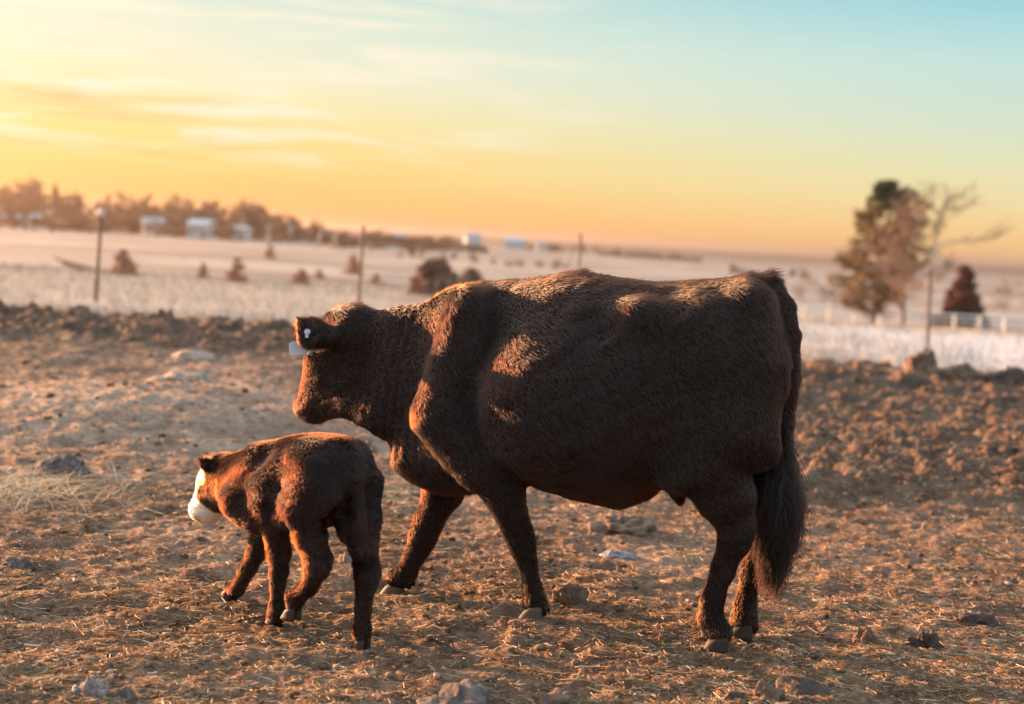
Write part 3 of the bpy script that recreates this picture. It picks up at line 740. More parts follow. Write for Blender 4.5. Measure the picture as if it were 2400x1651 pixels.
# ------------------------------------------------------------------ litter on the ground (nobody could count it)
def litter(name, n, lmin, lmax, wmin, wmax, mat, seed, v0=760, lift=0.004, umin=-500, umax=2820, tilt=0.12):
    rg = np.random.default_rng(seed)
    u = rg.uniform(umin, umax, n) * K; v = rg.uniform(v0, 1750, n) * K
    D = Fv[None] + ((u - 1200) / FPX)[:, None] * Rv - ((v - 825.5) / FPX)[:, None] * Uv
    t = (CAM_Z - 0.05) / np.maximum(-D[:, 2], 1e-4); x = D[:, 0] * t; y = D[:, 1] * t
    ok = (y < 17.5) & (y > 2.2); x, y = x[ok], y[ok]; n = len(x)
    dens = 0.35 + 0.65 * sstep(fbm(x, y, 1.4, 3, seed + 5), -0.25, 0.2); ok = rg.random(n) < dens; x, y = x[ok], y[ok]; n = len(x)
    L = lmin + (lmax - lmin) * rg.random(n) ** 2.2; Wd = wmin + (wmax - wmin) * rg.random(n) ** 1.5
    far_ = np.clip(y / 6, 1, 2.0); Wd = Wd * far_; L = L * np.sqrt(far_)
    a = rg.uniform(0, 2 * math.pi, n); ti = rg.normal(0, tilt, n); bend = rg.normal(0, 0.25, n)
    dx, dy = np.cos(a), np.sin(a); z0 = H(x, y) + lift
    V = np.zeros((n, 6, 3))
    for k, s in enumerate((-0.5, 0.0, 0.5)):
        cxx = x + dx * L * s - dy * L * bend * (0.25 - s * s); cyy = y + dy * L * s + dx * L * bend * (0.25 - s * s)
        zz = np.maximum(H(cxx, cyy) + lift * 0.6, z0 + np.sin(ti) * L * s)
        taper = 1.0 if k == 1 else 0.7
        for m_, sg in ((0, -1), (1, 1)):
            V[:, k * 2 + m_] = np.stack([cxx - dy * Wd * 0.5 * sg * taper, cyy + dx * Wd * 0.5 * sg * taper, zz + 0.0012 * sg], 1)
    base = np.arange(n)[:, None] * 6
    Fc = np.concatenate([base + np.array([[0, 1, 3, 2]]), base + np.array([[2, 3, 5, 4]])])
    tint = np.repeat(rg.random(n), 6)
    o = mesh_obj(name, V.reshape(-1, 3), Fc, mat, None, False, {'tint': tint}); return tag(o, kind='stuff')
m_straw, g = new_mat('straw'); t = g.attr('tint').outputs['Fac']
cs = g.ramp(t, [(0.0, (0.14, 0.08, 0.045)), (0.35, (0.28, 0.17, 0.095)), (0.7, (0.42, 0.28, 0.165)), (0.93, (0.55, 0.40, 0.24)), (1.0, (0.72, 0.58, 0.40))])
d1 = g.node('ShaderNodeBsdfDiffuse'); g.l.new(cs, d1.inputs[0]); d2 = g.node('ShaderNodeBsdfTranslucent'); g.l.new(cs, d2.inputs[0])
gl = g.node('ShaderNodeBsdfGlossy'); gl.inputs['Roughness'].default_value = 0.45; gl.inputs[0].default_value = (0.8, 0.8, 0.8, 1)
mx = g.node('ShaderNodeMixShader'); mx.inputs[0].default_value = 0.3; g.l.new(d1.outputs[0], mx.inputs[1]); g.l.new(d2.outputs[0], mx.inputs[2])
mx2 = g.node('ShaderNodeMixShader'); mx2.inputs[0].default_value = 0.025; g.l.new(mx.outputs[0], mx2.inputs[1]); g.l.new(gl.outputs[0], mx2.inputs[2])
finish(g, mx2.outputs[0]); STRAW = m_straw
litter('straw_litter', 200000, 0.012, 0.075, 0.0012, 0.0035, STRAW, 101)

def crumbs(name, n, smin, smax, mat, seed):
    rg = np.random.default_rng(seed)
    u = rg.uniform(-500, 2820, n) * K; v = rg.uniform(740, 1750, n) * K
    D = Fv[None] + ((u - 1200) / FPX)[:, None] * Rv - ((v - 825.5) / FPX)[:, None] * Uv
    t = (CAM_Z - 0.05) / np.maximum(-D[:, 2], 1e-4); x = D[:, 0] * t; y = D[:, 1] * t
    ok = (y < 17.2) & (y > 2.2) & (rg.random(len(x)) < 0.35 + 0.65 * churn(x, y) + 0.4 * (fbm(x, y, 1.1, 3, seed) > 0.05)); x, y = x[ok], y[ok]; n = len(x)
    S = (smin + (smax - smin) * rg.random(n) ** 4) * np.clip(y / 6, 1, 2.2)
    bm = bmesh.new(); bmesh.ops.create_icosphere(bm, subdivisions=1, radius=1.0); bV = np.array([q.co[:] for q in bm.verts]); bF = np.array([[q.index for q in p.verts] for p in bm.faces]); bm.free()
    nv = len(bV); jit = rg.uniform(0.65, 1.25, (n, nv, 1)); V = bV[None] * jit * S[:, None, None] * np.stack([rg.uniform(.8, 1.4, n), rg.uniform(.8, 1.4, n), rg.uniform(.45, .9, n)], 1)[:, None, :]
    V = V + np.stack([x, y, H(x, y) + S * 0.25], 1)[:, None]
    Fc = (np.arange(n)[:, None, None] * nv + bF[None]).reshape(-1, 3)
    return tag(mesh_obj(name, V.reshape(-1, 3), Fc, mat, None, True, {'tint': np.repeat(rg.random(n), nv)}), kind='stuff')
m_cr, g = new_mat('dirt_crumb'); t = g.attr('tint').outputs['Fac']
cs = g.ramp(t, [(0, (0.07, 0.043, 0.028)), (0.6, (0.17, 0.108, 0.070)), (0.97, (0.28, 0.185, 0.125)), (1, (0.42, 0.33, 0.25))])
finish(g, pbsdf(g, cs, 0.95, None, 0.1))
crumbs('dirt_crumbs', 16000, 0.003, 0.018, m_cr, 201)

# dry grass standing on the field just past the berm
def tufts(name, n, mat, seed):
    rg = np.random.default_rng(seed)
    y = 17.5 + 45 * rg.random(n) ** 1.6; x = (rg.random(n) - 0.5) * 1.1 * y
    hgt = (0.08 + 0.22 * rg.random(n) ** 2) * (0.6 + 0.8 * (fbm(x, y, 0.3, 2, seed) + 0.3)); z = H(x, y); a = rg.uniform(0, 6.28, n); w = 0.006 * np.clip(y / 25, 1, 3)
    lx, ly = rg.normal(0, .35, n) * hgt, rg.normal(0, .35, n) * hgt
    V = np.stack([np.stack([x - np.cos(a) * w, y - np.sin(a) * w, z - .01], 1), np.stack([x + np.cos(a) * w, y + np.sin(a) * w, z - .01], 1), np.stack([x + lx, y + ly, z + hgt], 1)], 1)
    return tag(mesh_obj(name, V.reshape(-1, 3), np.arange(n * 3).reshape(-1, 3), mat, None, False, {'tint': np.repeat(0.55 + 0.45 * rg.random(n), 3)}), kind='stuff')
tufts('dry_grass', 36000, simple('pale_grass', (0.36, 0.315, 0.265), 0.9, 0.3, 0.4), 301)

# ------------------------------------------------------------------ clods, stones and dung that can be told apart
def lump_mat(name, a, c, wet=0.9):
    m, g = new_mat(name); tc = g.node('ShaderNodeTexCoord').outputs['Object']
    n = g.noise(tc, 14, 6, 0.65, 0.6); n2_ = g.noise(tc, 55, 3, 0.6)
    finish(g, pbsdf(g, g.mix(g.mapr(n, 0.3, 0.7), a, c), wet, bump(g, g.math('ADD', n, g.math('MULTIPLY', n2_, 0.4)), 0.8, 0.02), 0.25)); return m
L_GREY = lump_mat('clod_grey', (0.065, 0.048, 0.042), (0.21, 0.165, 0.15)); L_BROWN = lump_mat('clod_brown', (0.11, 0.068, 0.048), (0.26, 0.17, 0.12))
L_DARK = lump_mat('dung_dark', (0.035, 0.022, 0.018), (0.11, 0.07, 0.055), 0.6); L_PALE = lump_mat('dirt_pale', (0.26, 0.18, 0.135), (0.46, 0.36, 0.29))
L_BLUE = lump_mat('stone_blue', (0.10, 0.10, 0.12), (0.30, 0.31, 0.35), 0.5); L_STONE = lump_mat('stone_pale', (0.15, 0.115, 0.10), (0.36, 0.30, 0.265))
def lump(name, u, v, wpx, hpx, mat, label, cat, seed, rough=0.35, depth=0.8, group=None, fold=0.0):
    p = hit(u, v); s = p[1] * K / FPX; w, h = wpx * s, hpx * s
    bm = bmesh.new(); bmesh.ops.create_icosphere(bm, subdivisions=5, radius=1.0)
    o3 = Vector((seed * 3.7, seed * 1.3, seed * 7.1))
    for q in bm.verts:
        c = q.co.copy()
        n = mnoise.fractal(c * 1.2 + o3, 1.0, 2.0, 5) * rough + abs(mnoise.noise(c * 3.1 + o3)) * rough * 0.5
        if fold: n += fold * abs(math.sin(4.5 * c.x + 3 * mnoise.noise(c * 1.5 + o3))) * 0.35
        c = c * (0.85 + n)
        if c.z < 0: c.z *= 0.35
        q.co = Vector((c.x * w / 2, c.y * w / 2 * depth, c.z * h))
    me = bpy.data.meshes.new(name); bm.to_mesh(me); bm.free(); me.polygons.foreach_set('use_smooth', np.ones(len(me.polygons), bool)); me.materials.append(mat)
    o = bpy.data.objects.new(name, me); COL.objects.link(o); o.location = (p[0], p[1], H1(p[0], p[1]) - 0.16 * h); o.rotation_euler = (0, 0, random.uniform(-.3, .3))
    return tag(o, label, cat, group)
lump('frozen_clod', 145, 1080, 100, 52, L_GREY, 'rounded grey clod beside the dry grass tuft, near the calf', 'clod', 1, fold=.6)
lump('dirt_mound', 440, 812, 125, 26, L_PALE, 'smooth pale dirt mound lying just below the berm', 'mound', 2, .18)
lump('dirt_mound', 415, 862, 160, 34, L_PALE, 'broad crumbly pale dirt heap in front of the smooth mound', 'mound', 3, .4)
lump('frozen_clod', 218, 1590, 75, 48, L_STONE, 'pale ridged stone lump in the bottom left corner cluster', 'stone', 4, .4, fold=.8)
lump('frozen_clod', 283, 1596, 62, 45, L_GREY, 'rounded mauve grey stone beside the pale ridged lump', 'stone', 5, .2)
lump('frozen_clod', 172, 1583, 36, 22, L_BLUE, 'small bluish stone left of the pale ridged lump', 'stone', 6, .3)
lump('frozen_clod', 1045, 1612, 190, 62, L_GREY, 'large grey wrinkled clod at the bottom edge below the cow', 'clod', 7, .3, fold=.8)
lump('frozen_clod', 1245, 1596, 105, 40, L_BROWN, 'brown ridged clod right of the large grey wrinkled clod', 'clod', 8, .5)
lump('dung_pat', 1815, 1560, 160, 52, L_DARK, 'dark smooth dung pat in front of the hind hooves', 'dung', 9, .2)
lump('frozen_clod', 1740, 1590, 80, 40, L_BROWN, 'angular brown clod left of the dark smooth dung pat', 'clod', 10, .4)
lump('frozen_clod', 1665, 1585, 60, 24, L_DARK, 'flat dark clod at the bottom edge left of the angular one', 'clod', 11, .3)
lump('dung_pat', 1405, 1205, 140, 46, L_BROWN, 'wide shaggy dung lump under the cow belly', 'dung', 12, .5, fold=.6)
lump('stone', 1402, 1260, 84, 22, L_BLUE, 'flat bluish grey stone under the belly, below the shaggy lump', 'stone', 13, .35)
lump('dung_pat', 1285, 1368, 95, 48, L_BROWN, 'crumbled dung lump behind the near front hoof of the cow', 'dung', 14, .5)
lump('stone', 785, 1275, 24, 30, L_STONE, 'small pale stone between the calf hind leg and the cow', 'stone', 15, .3)
lump('dung_pat', 2215, 1415, 88, 30, L_DARK, 'dark olive dung pat alone on the right', 'dung', 16, .4)
lump('frozen_clod', 2095, 1462, 80, 46, L_DARK, 'dark rough clod below the olive dung pat on the right', 'clod', 17, .5)
lump('frozen_clod', 1960, 1455, 66, 40, L_BROWN, 'brown clod with a straw against it, right of the hind hooves', 'clod', 18, .4)
lump('frozen_clod', 40, 1285, 80, 30, L_GREY, 'low grey clod at the left edge below the grass tuft', 'clod', 19, .3)
def berm_lump(u, v, Y, w, h, mat, label, seed):
    p = at(u, v, Y); z = H1(p[0], p[1])
    o = lump('dirt_clod', 1000, 1200, 100, 50, mat, label, 'clod', seed, .45)
    s = Y * K / FPX; b0 = 5.9 * K / FPX
    p0 = hit(1000, 1200); k0 = p0[1] * K / FPX
    o.scale = (w * s / (100 * k0), w * s / (100 * k0), h * s / (50 * k0)); o.location = (p[0], p[1], min(z, p[2]) - 0.02)
berm_lump(178, 690, 15.2, 72, 34, L_BROWN, 'round brown boulder of dirt on the berm left of the tallest post', 31)
berm_lump(215, 695, 15.4, 60, 24, L_BROWN, 'low dirt clod on the berm at the foot of the tallest post', 32)
berm_lump(735, 712, 15.2, 90, 36, L_BROWN, 'dirt heap on the berm just above the ear of the cow', 33)
berm_lump(2085, 845, 15.0, 92, 62, L_BROWN, 'big dirt boulder on the berm at the foot of the right post', 34)
berm_lump(2175, 862, 14.8, 80, 44, L_BROWN, 'rounded dirt clod just right of the big boulder on the berm', 35)
berm_lump(2275, 880, 14.6, 110, 44, L_DARK, 'wide dark dirt clod on the berm near the right picture edge', 36)
berm_lump(535, 722, 15.3, 60, 26, L_BROWN, 'small dirt clod on the berm halfway between two left posts', 37)
berm_lump(372, 712, 15.2, 46, 34, L_BROWN, 'pointed dirt clod on the berm right of the tallest post', 38)

# the straws that catch the eye
STRAWP = simple('straw_pale', (0.62, 0.47, 0.28), 0.55, 0.2, 40, 0, 0.3)
def straw(u, v, lpx, ang, label, r=0.0022, bend=0.0):
    p = hit(u, v); s = p[1] * K / FPX; L = lpx * s; d = np.array([math.cos(ang), math.sin(ang) , 0]); n = np.array([-d[1], d[0], 0])
    mb = MB(); pts = []
    for t_ in np.linspace(-.5, .5, 5):
        q = p + d * L * t_ + n * L * bend * (0.25 - t_ * t_); pts.append((q[0], q[1], H1(q[0], q[1]) + 0.007))
    zm = np.mean([q[2] for q in pts]); pts = [(q[0] - p[0], q[1] - p[1], 0.5 * q[2] + 0.5 * zm - p[2]) for q in pts]
    mb.tube(pts, [r, r * 1.15, r, r * 1.1, r * .8], 6); o = mb.build('straw', STRAWP, None, True); o.location = p
    return tag(o, label, 'straw', 'pale straws lying on the dirt')
straw(265, 1197, 56, 0.1, 'thick horizontal straw lying left of the calf muzzle', .0034)
straw(225, 1428, 40, 1.1, 'thick slanting straw in front of the calf, lower left', .0046)
straw(74, 1455, 40, 0.05, 'short fat straw near the left edge, lower left', .0046)
straw(350, 1162, 58, -0.5, 'long curved straw nearest the calf muzzle', .003, .3)
straw(168, 1318, 20, -1.2, 'short upright pale chip left of the calf front foot', .0042)
straw(262, 1432, 34, 1.3, 'thin straw next to the thick slanting one', .002)
straw(330, 1440, 56, -0.6, 'thin long straw right of the thick slanting one', .002)
straw(345, 1532, 24, .3, 'short straw below the long thin one at lower left', .004)
straw(1300, 1152, 26, -.9, 'pale straw between the front leg and belly of the cow', .003)
straw(1505, 1322, 26, -.9, 'pale straw left of the near hind leg of the cow', .003)
straw(2010, 1487, 38, .2, 'pale straw leaning on the brown clod by the hind hooves', .004)
straw(1905, 1632, 30, 0, 'short pale straw at the bottom edge on the right', .0042)
straw(1330, 1515, 56, -.03, 'long thin straw lying below the front hoof of the cow', .0022)

def tuft_thing(u, v, n, h, label, seed):
    rg = np.random.default_rng(seed); p = hit(u, v); V = []; Fc = []
    for k in range(n):
        b0 = rg.normal(0, .03 if n < 200 else .26, 2); ln = h * rg.uniform(.3, 1.2); ld = rg.normal(0, .55 if n < 200 else 1.3, 2) * ln; w = .0022; a = rg.uniform(0, 6.28)
        z = H1(p[0] + b0[0], p[1] + b0[1]) - p[2]
        pts = [np.array([b0[0] + ld[0] * s ** 1.5, b0[1] + ld[1] * s ** 1.5, z + ln * (s - .35 * s * s) * (1 if n < 200 else .55)]) for s in (0, .35, .7, 1)]
        i0 = len(V); sd = np.array([math.cos(a), math.sin(a), 0]) * w
        for q_, tp_ in zip(pts, (1, .9, .6, .2)): V += [q_ - sd * tp_, q_ + sd * tp_]
        Fc += [(i0 + 2 * r, i0 + 2 * r + 1, i0 + 2 * r + 3, i0 + 2 * r + 2) for r in range(3)]
    o = mesh_obj('grass_tuft', V, Fc, STRAWP, None, False); o.location = p; return tag(o, label, 'grass tuft')
tuft_thing(10, 1125, 900, 0.17, 'tangled tuft of dry pale grass at the left edge', 401)
tuft_thing(150, 782, 60, 0.12, 'sparse pale weed on the crest left of the dirt mounds', 402)
tuft_thing(540, 838, 36, 0.13, 'spindly pale weed right of the pale dirt mounds', 403)

# ------------------------------------------------------------------ trees
BARK = simple('bark', (0.17, 0.11, 0.085), 0.9, 0.35, 3, 0.03); TWIG = simple('twig', (0.26, 0.14, 0.085), 0.9, 0.3, 2)
PALEBARK = simple('pale_bark', (0.58, 0.46, 0.38), 0.85, 0.3, 2, 0.02)
NEEDLE = simple('needles', (0.23, 0.155, 0.065), 0.85, 0.5, 1.5); CEDAR = simple('cedar_leaf', (0.38, 0.205, 0.12), 0.85, 0.4, 2.0)
NEEDLED = simple('needles_green', (0.055, 0.06, 0.028), 0.85, 0.5, 1.5)
def branching(seed, height, levels, spread, up, trunk_r, first=0.3, nchild=5):
    """limbs of a bare tree: list of (points, radii, level)"""
    rg = random.Random(seed); out = []
    def grow(p, d, L, r, lev):
        n = 5 if lev < 2 else 3; pts = [p]; q = p; dd = d.copy()
        for k in range(n):
            dd = (dd + Vector((rg.gauss(0, .16), rg.gauss(0, .16), rg.gauss(0, .10) + up * (.06 if lev else 0)))).normalized(); q = q + dd * L / n; pts.append(q)
        out.append((pts, [r * (1 - .75 * k / n) for k in range(n + 1)], lev))
        if lev >= levels: return
        m = nchild + (2 if lev == 0 else 0)
        for k in range(m):
            t = first + (1 - first) * (k + rg.random()) / m if lev == 0 else 0.25 + .75 * (k + rg.random()) / m
            i0 = min(int(t * n), n - 1); fr_ = t * n - i0; c = pts[i0].lerp(pts[i0 + 1], fr_)
            w = rg.uniform(0, 6.283); side = dd.orthogonal().normalized(); side = (Matrix.Rotation(w, 3, dd) @ side)
            nd = (dd * rg.uniform(.45, .9) + side * spread * rg.uniform(.6, 1.2) + Vector((0, 0, up * .35))).normalized()
            grow(c, nd, L * rg.uniform(.42, .62) * (1.15 - .45 * (t if lev == 0 else .4)), r * (1 - .7 * t) * .55, lev + 1)
    grow(Vector((0, 0, -.1)), Vector((rg.gauss(0, .05), rg.gauss(0, .05), 1)), height * .82, trunk_r, 0)
    return out
def bare_tree(name, seed, height, spread=.8, up=.5, levels=3, tm=BARK, cm=TWIG, tr=.16, first=.3, nchild=5, twig=1.0):
    root = empty(name, (0, 0, 0)); a, c = MB(), MB()
    for pts, rad, lev in branching(seed, height, levels, spread, up, tr, first, nchild):
        if lev <= 1: a.tube(pts, rad, 6 if lev == 0 else 4, False)
        else: c.tube(pts, [max(x, .018 * twig) for x in rad], 3, False)
    a.build('trunk', tm, root, True); c.build('crown', cm, root); return root
def leaf_cloud(V, Fc, c, r, n, size, rg, flat=.6):
    for _ in range(n):
        while True:
            p = np.array([rg.uniform(-1, 1) for _ in range(3)])
            if p @ p < 1: break
        p = np.array(c) + p * np.array([r, r, r * flat]); a = np.array([rg.gauss(0, 1) for _ in range(3)]); a /= np.linalg.norm(a); d = np.cross(a, [rg.gauss(0, 1) for _ in range(3)]); d /= max(np.linalg.norm(d), 1e-6)
        s = size * rg.uniform(.6, 1.4); i0 = len(V); V += [p - a * s, p + d * s * .35, p + a * s, p - d * s * .35]; Fc.append((i0, i0 + 1, i0 + 2, i0 + 3))
def cedar(name, seed, height, width, mat=CEDAR, n=900, skew=0.0, trunk_h=.12, taper=.75):
    rg = random.Random(seed); root = empty(name, (0, 0, 0)); t = MB(); t.tube([(0, 0, -.1), (0, 0, height * .8)], [width * .05, width * .012], 6); t.build('trunk', BARK, root, True)
    V, Fc = [], []
    for k in range(46):
        z = height * (trunk_h + (1 - trunk_h) * rg.random() ** 1.25); q = (z / height - trunk_h) / (1 - trunk_h); w = width / 2 * (1 - q) ** taper * rg.uniform(.45, 1.05) + .04 * width
        a = rg.uniform(0, 6.283); leaf_cloud(V, Fc, (math.cos(a) * w * .7 + skew * z, math.sin(a) * w * .7, z), width * .17 * (1.15 - .6 * q), n // 46, width * .055, rg)
    mesh_obj('crown', V, Fc, mat, root, False); return root
def place(o, u, Y, sc=1.0, rz=0.0, dz=0.0):
    p = at(u, 560, Y); z = Hbase(np.array([p[0]]), np.array([p[1]]))[0]
    o.location = (p[0], p[1], z + dz); o.rotation_euler = (0, 0, rz); o.scale = (sc,) * 3 if np.isscalar(sc) else sc
    return o

# the tree line on the left hill
TG = 'bare trees of the tree line along the left hill'
protos = [bare_tree('bare_tree', 11, 10.0, .75, .7, 3, twig=6.5, tr=.2), bare_tree('bare_tree', 12, 9.5, .95, .4, 3, twig=6.5, tr=.2, first=.2), bare_tree('bare_tree', 13, 10.5, .6, .9, 3, twig=6.5, tr=.18, first=.15)]
rg = random.Random(5); first_use = [True] * 3
def tree_top(u): return np.interp(u, [-60, 0, 60, 110, 200, 300, 400, 470, 560, 640, 720, 800], [440, 436, 428, 440, 458, 458, 462, 474, 474, 492, 508, 522])
us = sorted([rg.uniform(-70, 600) for _ in range(84)] + [rg.uniform(600, 790) for _ in range(14)])
for i_, u in enumerate(us):
    k = rg.randrange(3); Y = rg.uniform(385, 450)
    p = at(u, 560, Y); gz_ = Hbase(np.array([p[0]]), np.array([Y]))[0]; topz_ = at(u, tree_top(u) + rg.uniform(-4, 26), Y)[2]
    hgt = max(3.0, topz_ - gz_); sc = hgt / 9.6
    o = protos[k] if first_use[k] else copy_tree(protos[k], (0, 0, 0)); first_use[k] = False
    o.location = (p[0], p[1], gz_); o.rotation_euler = (0, 0, rg.uniform(0, 6.28)); o.scale = (sc * rg.uniform(.9, 1.3), sc * rg.uniform(.9, 1.3), sc)
    tag(o, 'leafless brown tree among the hazy tree line on the left hill', 'tree', TG)
# dense evergreens in that line
ep = cedar('evergreen_tree', 21, 8, 6.5, simple('evergreen_far', (0.18, 0.098, 0.062), .9, .4, .6), 2600, 0, .05)
for i_, (u, w, tv, Y, lab) in enumerate([(560, 95, 478, 372, 'large round evergreen right of the pale blue house'), (395, 70, 505, 350, 'low reddish evergreen between the white house and the pale blue house'), (300, 90, 500, 365, 'broad evergreen thicket left of the white house with the canopy'),
                               (170, 110, 498, 372, 'broad dark evergreen right of the white cabin'), (232, 60, 510, 368, 'dark evergreen behind the tallest post'), (30, 50, 488, 372, 'dark evergreen between the two leftmost white buildings'), (660, 70, 520, 385, 'low evergreen behind the slender pale poles'), (730, 80, 528, 395, 'low wide evergreen at the thin end of the tree line')]):
    o = ep if i_ == 0 else copy_tree(ep, (0, 0, 0)); p = at(u, 560, Y); gz_ = Hbase(np.array([p[0]]), np.array([Y]))[0]; hh_ = at(u, tv, Y)[2] - gz_; ww = w * K * Y / FPX
    place(o, u, Y, (ww / 6.5, ww / 6.5, hh_ / 8)); tag(o, lab, 'tree')
# red cedars dotted over the hillside
bp = bare_tree('bare_tree', 14, 5.0, 1.2, .3, 3, twig=6, tr=.12, first=.05, nchild=6)
for i_ in range(64):
    u = -60 + 1160 * (i_ + rg.random()) / 64; Y = rg.uniform(372, 400) if rg.random() < .72 else rg.uniform(312, 322); o = bp if i_ == 0 else copy_tree(bp, (0, 0, 0)); p = at(u, 560, Y); k_h = (.9 + .8 * rg.random()) * np.interp(u, [600, 700, 1100], [1, .75, .3]) * (1 if Y > 340 else .55)
    o.location = (p[0], Y, Hbase(np.array([p[0]]), np.array([Y]))[0]); o.rotation_euler = (0, 0, rg.uniform(0, 6.28)); o.scale = (1.5, 1.5, float(k_h))
    tag(o, 'low leafless thicket tree at the foot of the tree line on the left hill', 'tree', 'low thicket trees at the foot of the left tree line')
cp = cedar('cedar_bush', 31, 2.6, 2.4, CEDAR, 1500, 0, .02)
for i_, (u, v, w, h, lab) in enumerate([(278, 624, 66, 58, 'pointed cedar bush right of the tallest post'), (461, 632, 30, 38, 'small narrow cedar bush, second right of the tallest post'), (537, 641, 50, 56, 'tall ragged cedar bush in the middle of the left hillside'),
                              (681, 646, 52, 38, 'squat cedar bush left of the middle post'), (722, 633, 30, 22, 'tiny cedar bush up behind the squat one'), (800, 622, 40, 42, 'cedar bush right behind the middle post'), (853, 644, 32, 24, 'small low cedar bush right of the middle post'),
                              (612, 585, 24, 30, 'faint cedar bush below the small pale shed')]):
    p = hit(u, v); s = p[1] * K / FPX; o = cp if i_ == 0 else copy_tree(cp, (0, 0, 0)); o.location = (p[0], p[1], p[2] - .1); o.scale = (w * s / 1.75, w * s / 1.75, h * s / 2.4); o.rotation_euler = (0, 0, i_ * 1.3)
    tag(o, lab, 'bush')
# big round thicket behind the neck of the cow
for u, v, w, h, lab in [(985, 672, 130, 92, 'large round brown thicket just above the neck of the cow'), (1065, 668, 90, 60, 'lower brown thicket beside the large round one')]:
    p = hit(u, v); s = p[1] * K / FPX; o = cedar('thicket', 41 + u, h * s, w * s * 1.35, simple('thicket_leaf', (0.30, 0.175, 0.125), .9, .3, 1), 5200, 0, .0); o.location = (p[0], p[1], p[2] - .2); tag(o, lab, 'thicket')
# fallen dead tree
p = hit(165, 612); s = p[1] * K / FPX; root = empty('fallen_tree', p); mb = MB()
mb.tube([(-45 * s, 0, 26 * s), (-15 * s, .3, 14 * s), (15 * s, 0, 7 * s), (60 * s, -.2, 2.5 * s), (75 * s, 0, 2 * s)], [1.5 * s, 4 * s, 7 * s, 3.5 * s, 1.5 * s], 7); mb.build('trunk', CEDAR, root, True)
V, Fc = [], []; r_ = random.Random(3)
for q in range(9): leaf_cloud(V, Fc, ((-20 + 9 * q) * s, 0, (13 - 1.2 * q) * s), 8 * s, 40, 3 * s, r_)
mesh_obj('branch', V, Fc, CEDAR, root, False); tag(root, 'fallen brown tree lying on the hillside left of the tallest post', 'fallen tree')

# far rows of small trees in the valley
fp = []
for k in range(2):
    r_ = random.Random(60 + k); V, Fc = [], []
    for q in range(14): z = 6 * r_.random(); leaf_cloud(V, Fc, (r_.uniform(-1, 1) * 2.0 * (1 - z / 8), r_.uniform(-1, 1) * 2.0, .4 + z), 1.4, 26, .55, r_)
    fp.append(mesh_obj('far_tree', V, Fc, simple('far_foliage', (0.14, 0.08, 0.058), .9, .3, .4), None, False))
used = [False, False]
rows = [(820, 955, 552, 561, 560, 22, 'dark row of far trees right of the middle post'), (880, 1010, 560, 570, 600, 20, 'dark row of far trees right of the middle post'), (930, 1070, 566, 580, 560, 16, 'dark row of far trees right of the middle post'),
        (1190, 1270, 568, 582, 620, 9, 'small far tree in the clump above the back of the cow'), (1355, 1585, 583, 606, 700, 34, 'far tree of the long valley row above the hips of the cow'), (1235, 1350, 560, 572, 1000, 8, 'small far tree in the clump above the back of the cow'),
        (740, 1000, 556, 575, 430, 22, 'brown scrub tree in the low band behind the middle post'), (320, 660, 618, 632, 150, 14, 'tiny brown shrub dotted along the lower left hillside'), (900, 1300, 600, 640, 260, 16, 'small brown shrub on the valley slope above the back of the cow'),
        (1640, 1840, 640, 655, 330, 10, 'faint bush in the valley behind the rump of the cow')]
for u0_, u1_, v0_, v1_, Y0_, n_, lab in rows:
    for k in range(n_):
        t_ = (k + rg.random()) / n_; u = u0_ + (u1_ - u0_) * t_; Y = Y0_ * rg.uniform(.94, 1.06); p = at(u, v0_ + (v1_ - v0_) * t_, Y); gz_ = Hbase(np.array([p[0]]), np.array([Y]))[0]
        i_ = rg.randrange(2); o = fp[i_] if not used[i_] else copy_tree(fp[i_], (0, 0, 0)); used[i_] = True
        hp = rg.uniform(12, 24) * K * Y / FPX
        if 'long' in lab: hp *= .8
        if 'tiny' in lab: hp *= .4
        o.location = (p[0], Y, gz_ - .2); o.scale = (hp / 6.5 * 1.1, hp / 6.5 * 1.1, hp / 6.5); o.rotation_euler = (0, 0, rg.uniform(0, 6)); tag(o, lab, 'tree', lab.replace('small far tree', 'small far trees').replace('far tree of', 'far trees of').replace('faint bush', 'faint bushes').replace('scrub tree', 'scrub trees').replace('brown shrub', 'brown shrubs'))

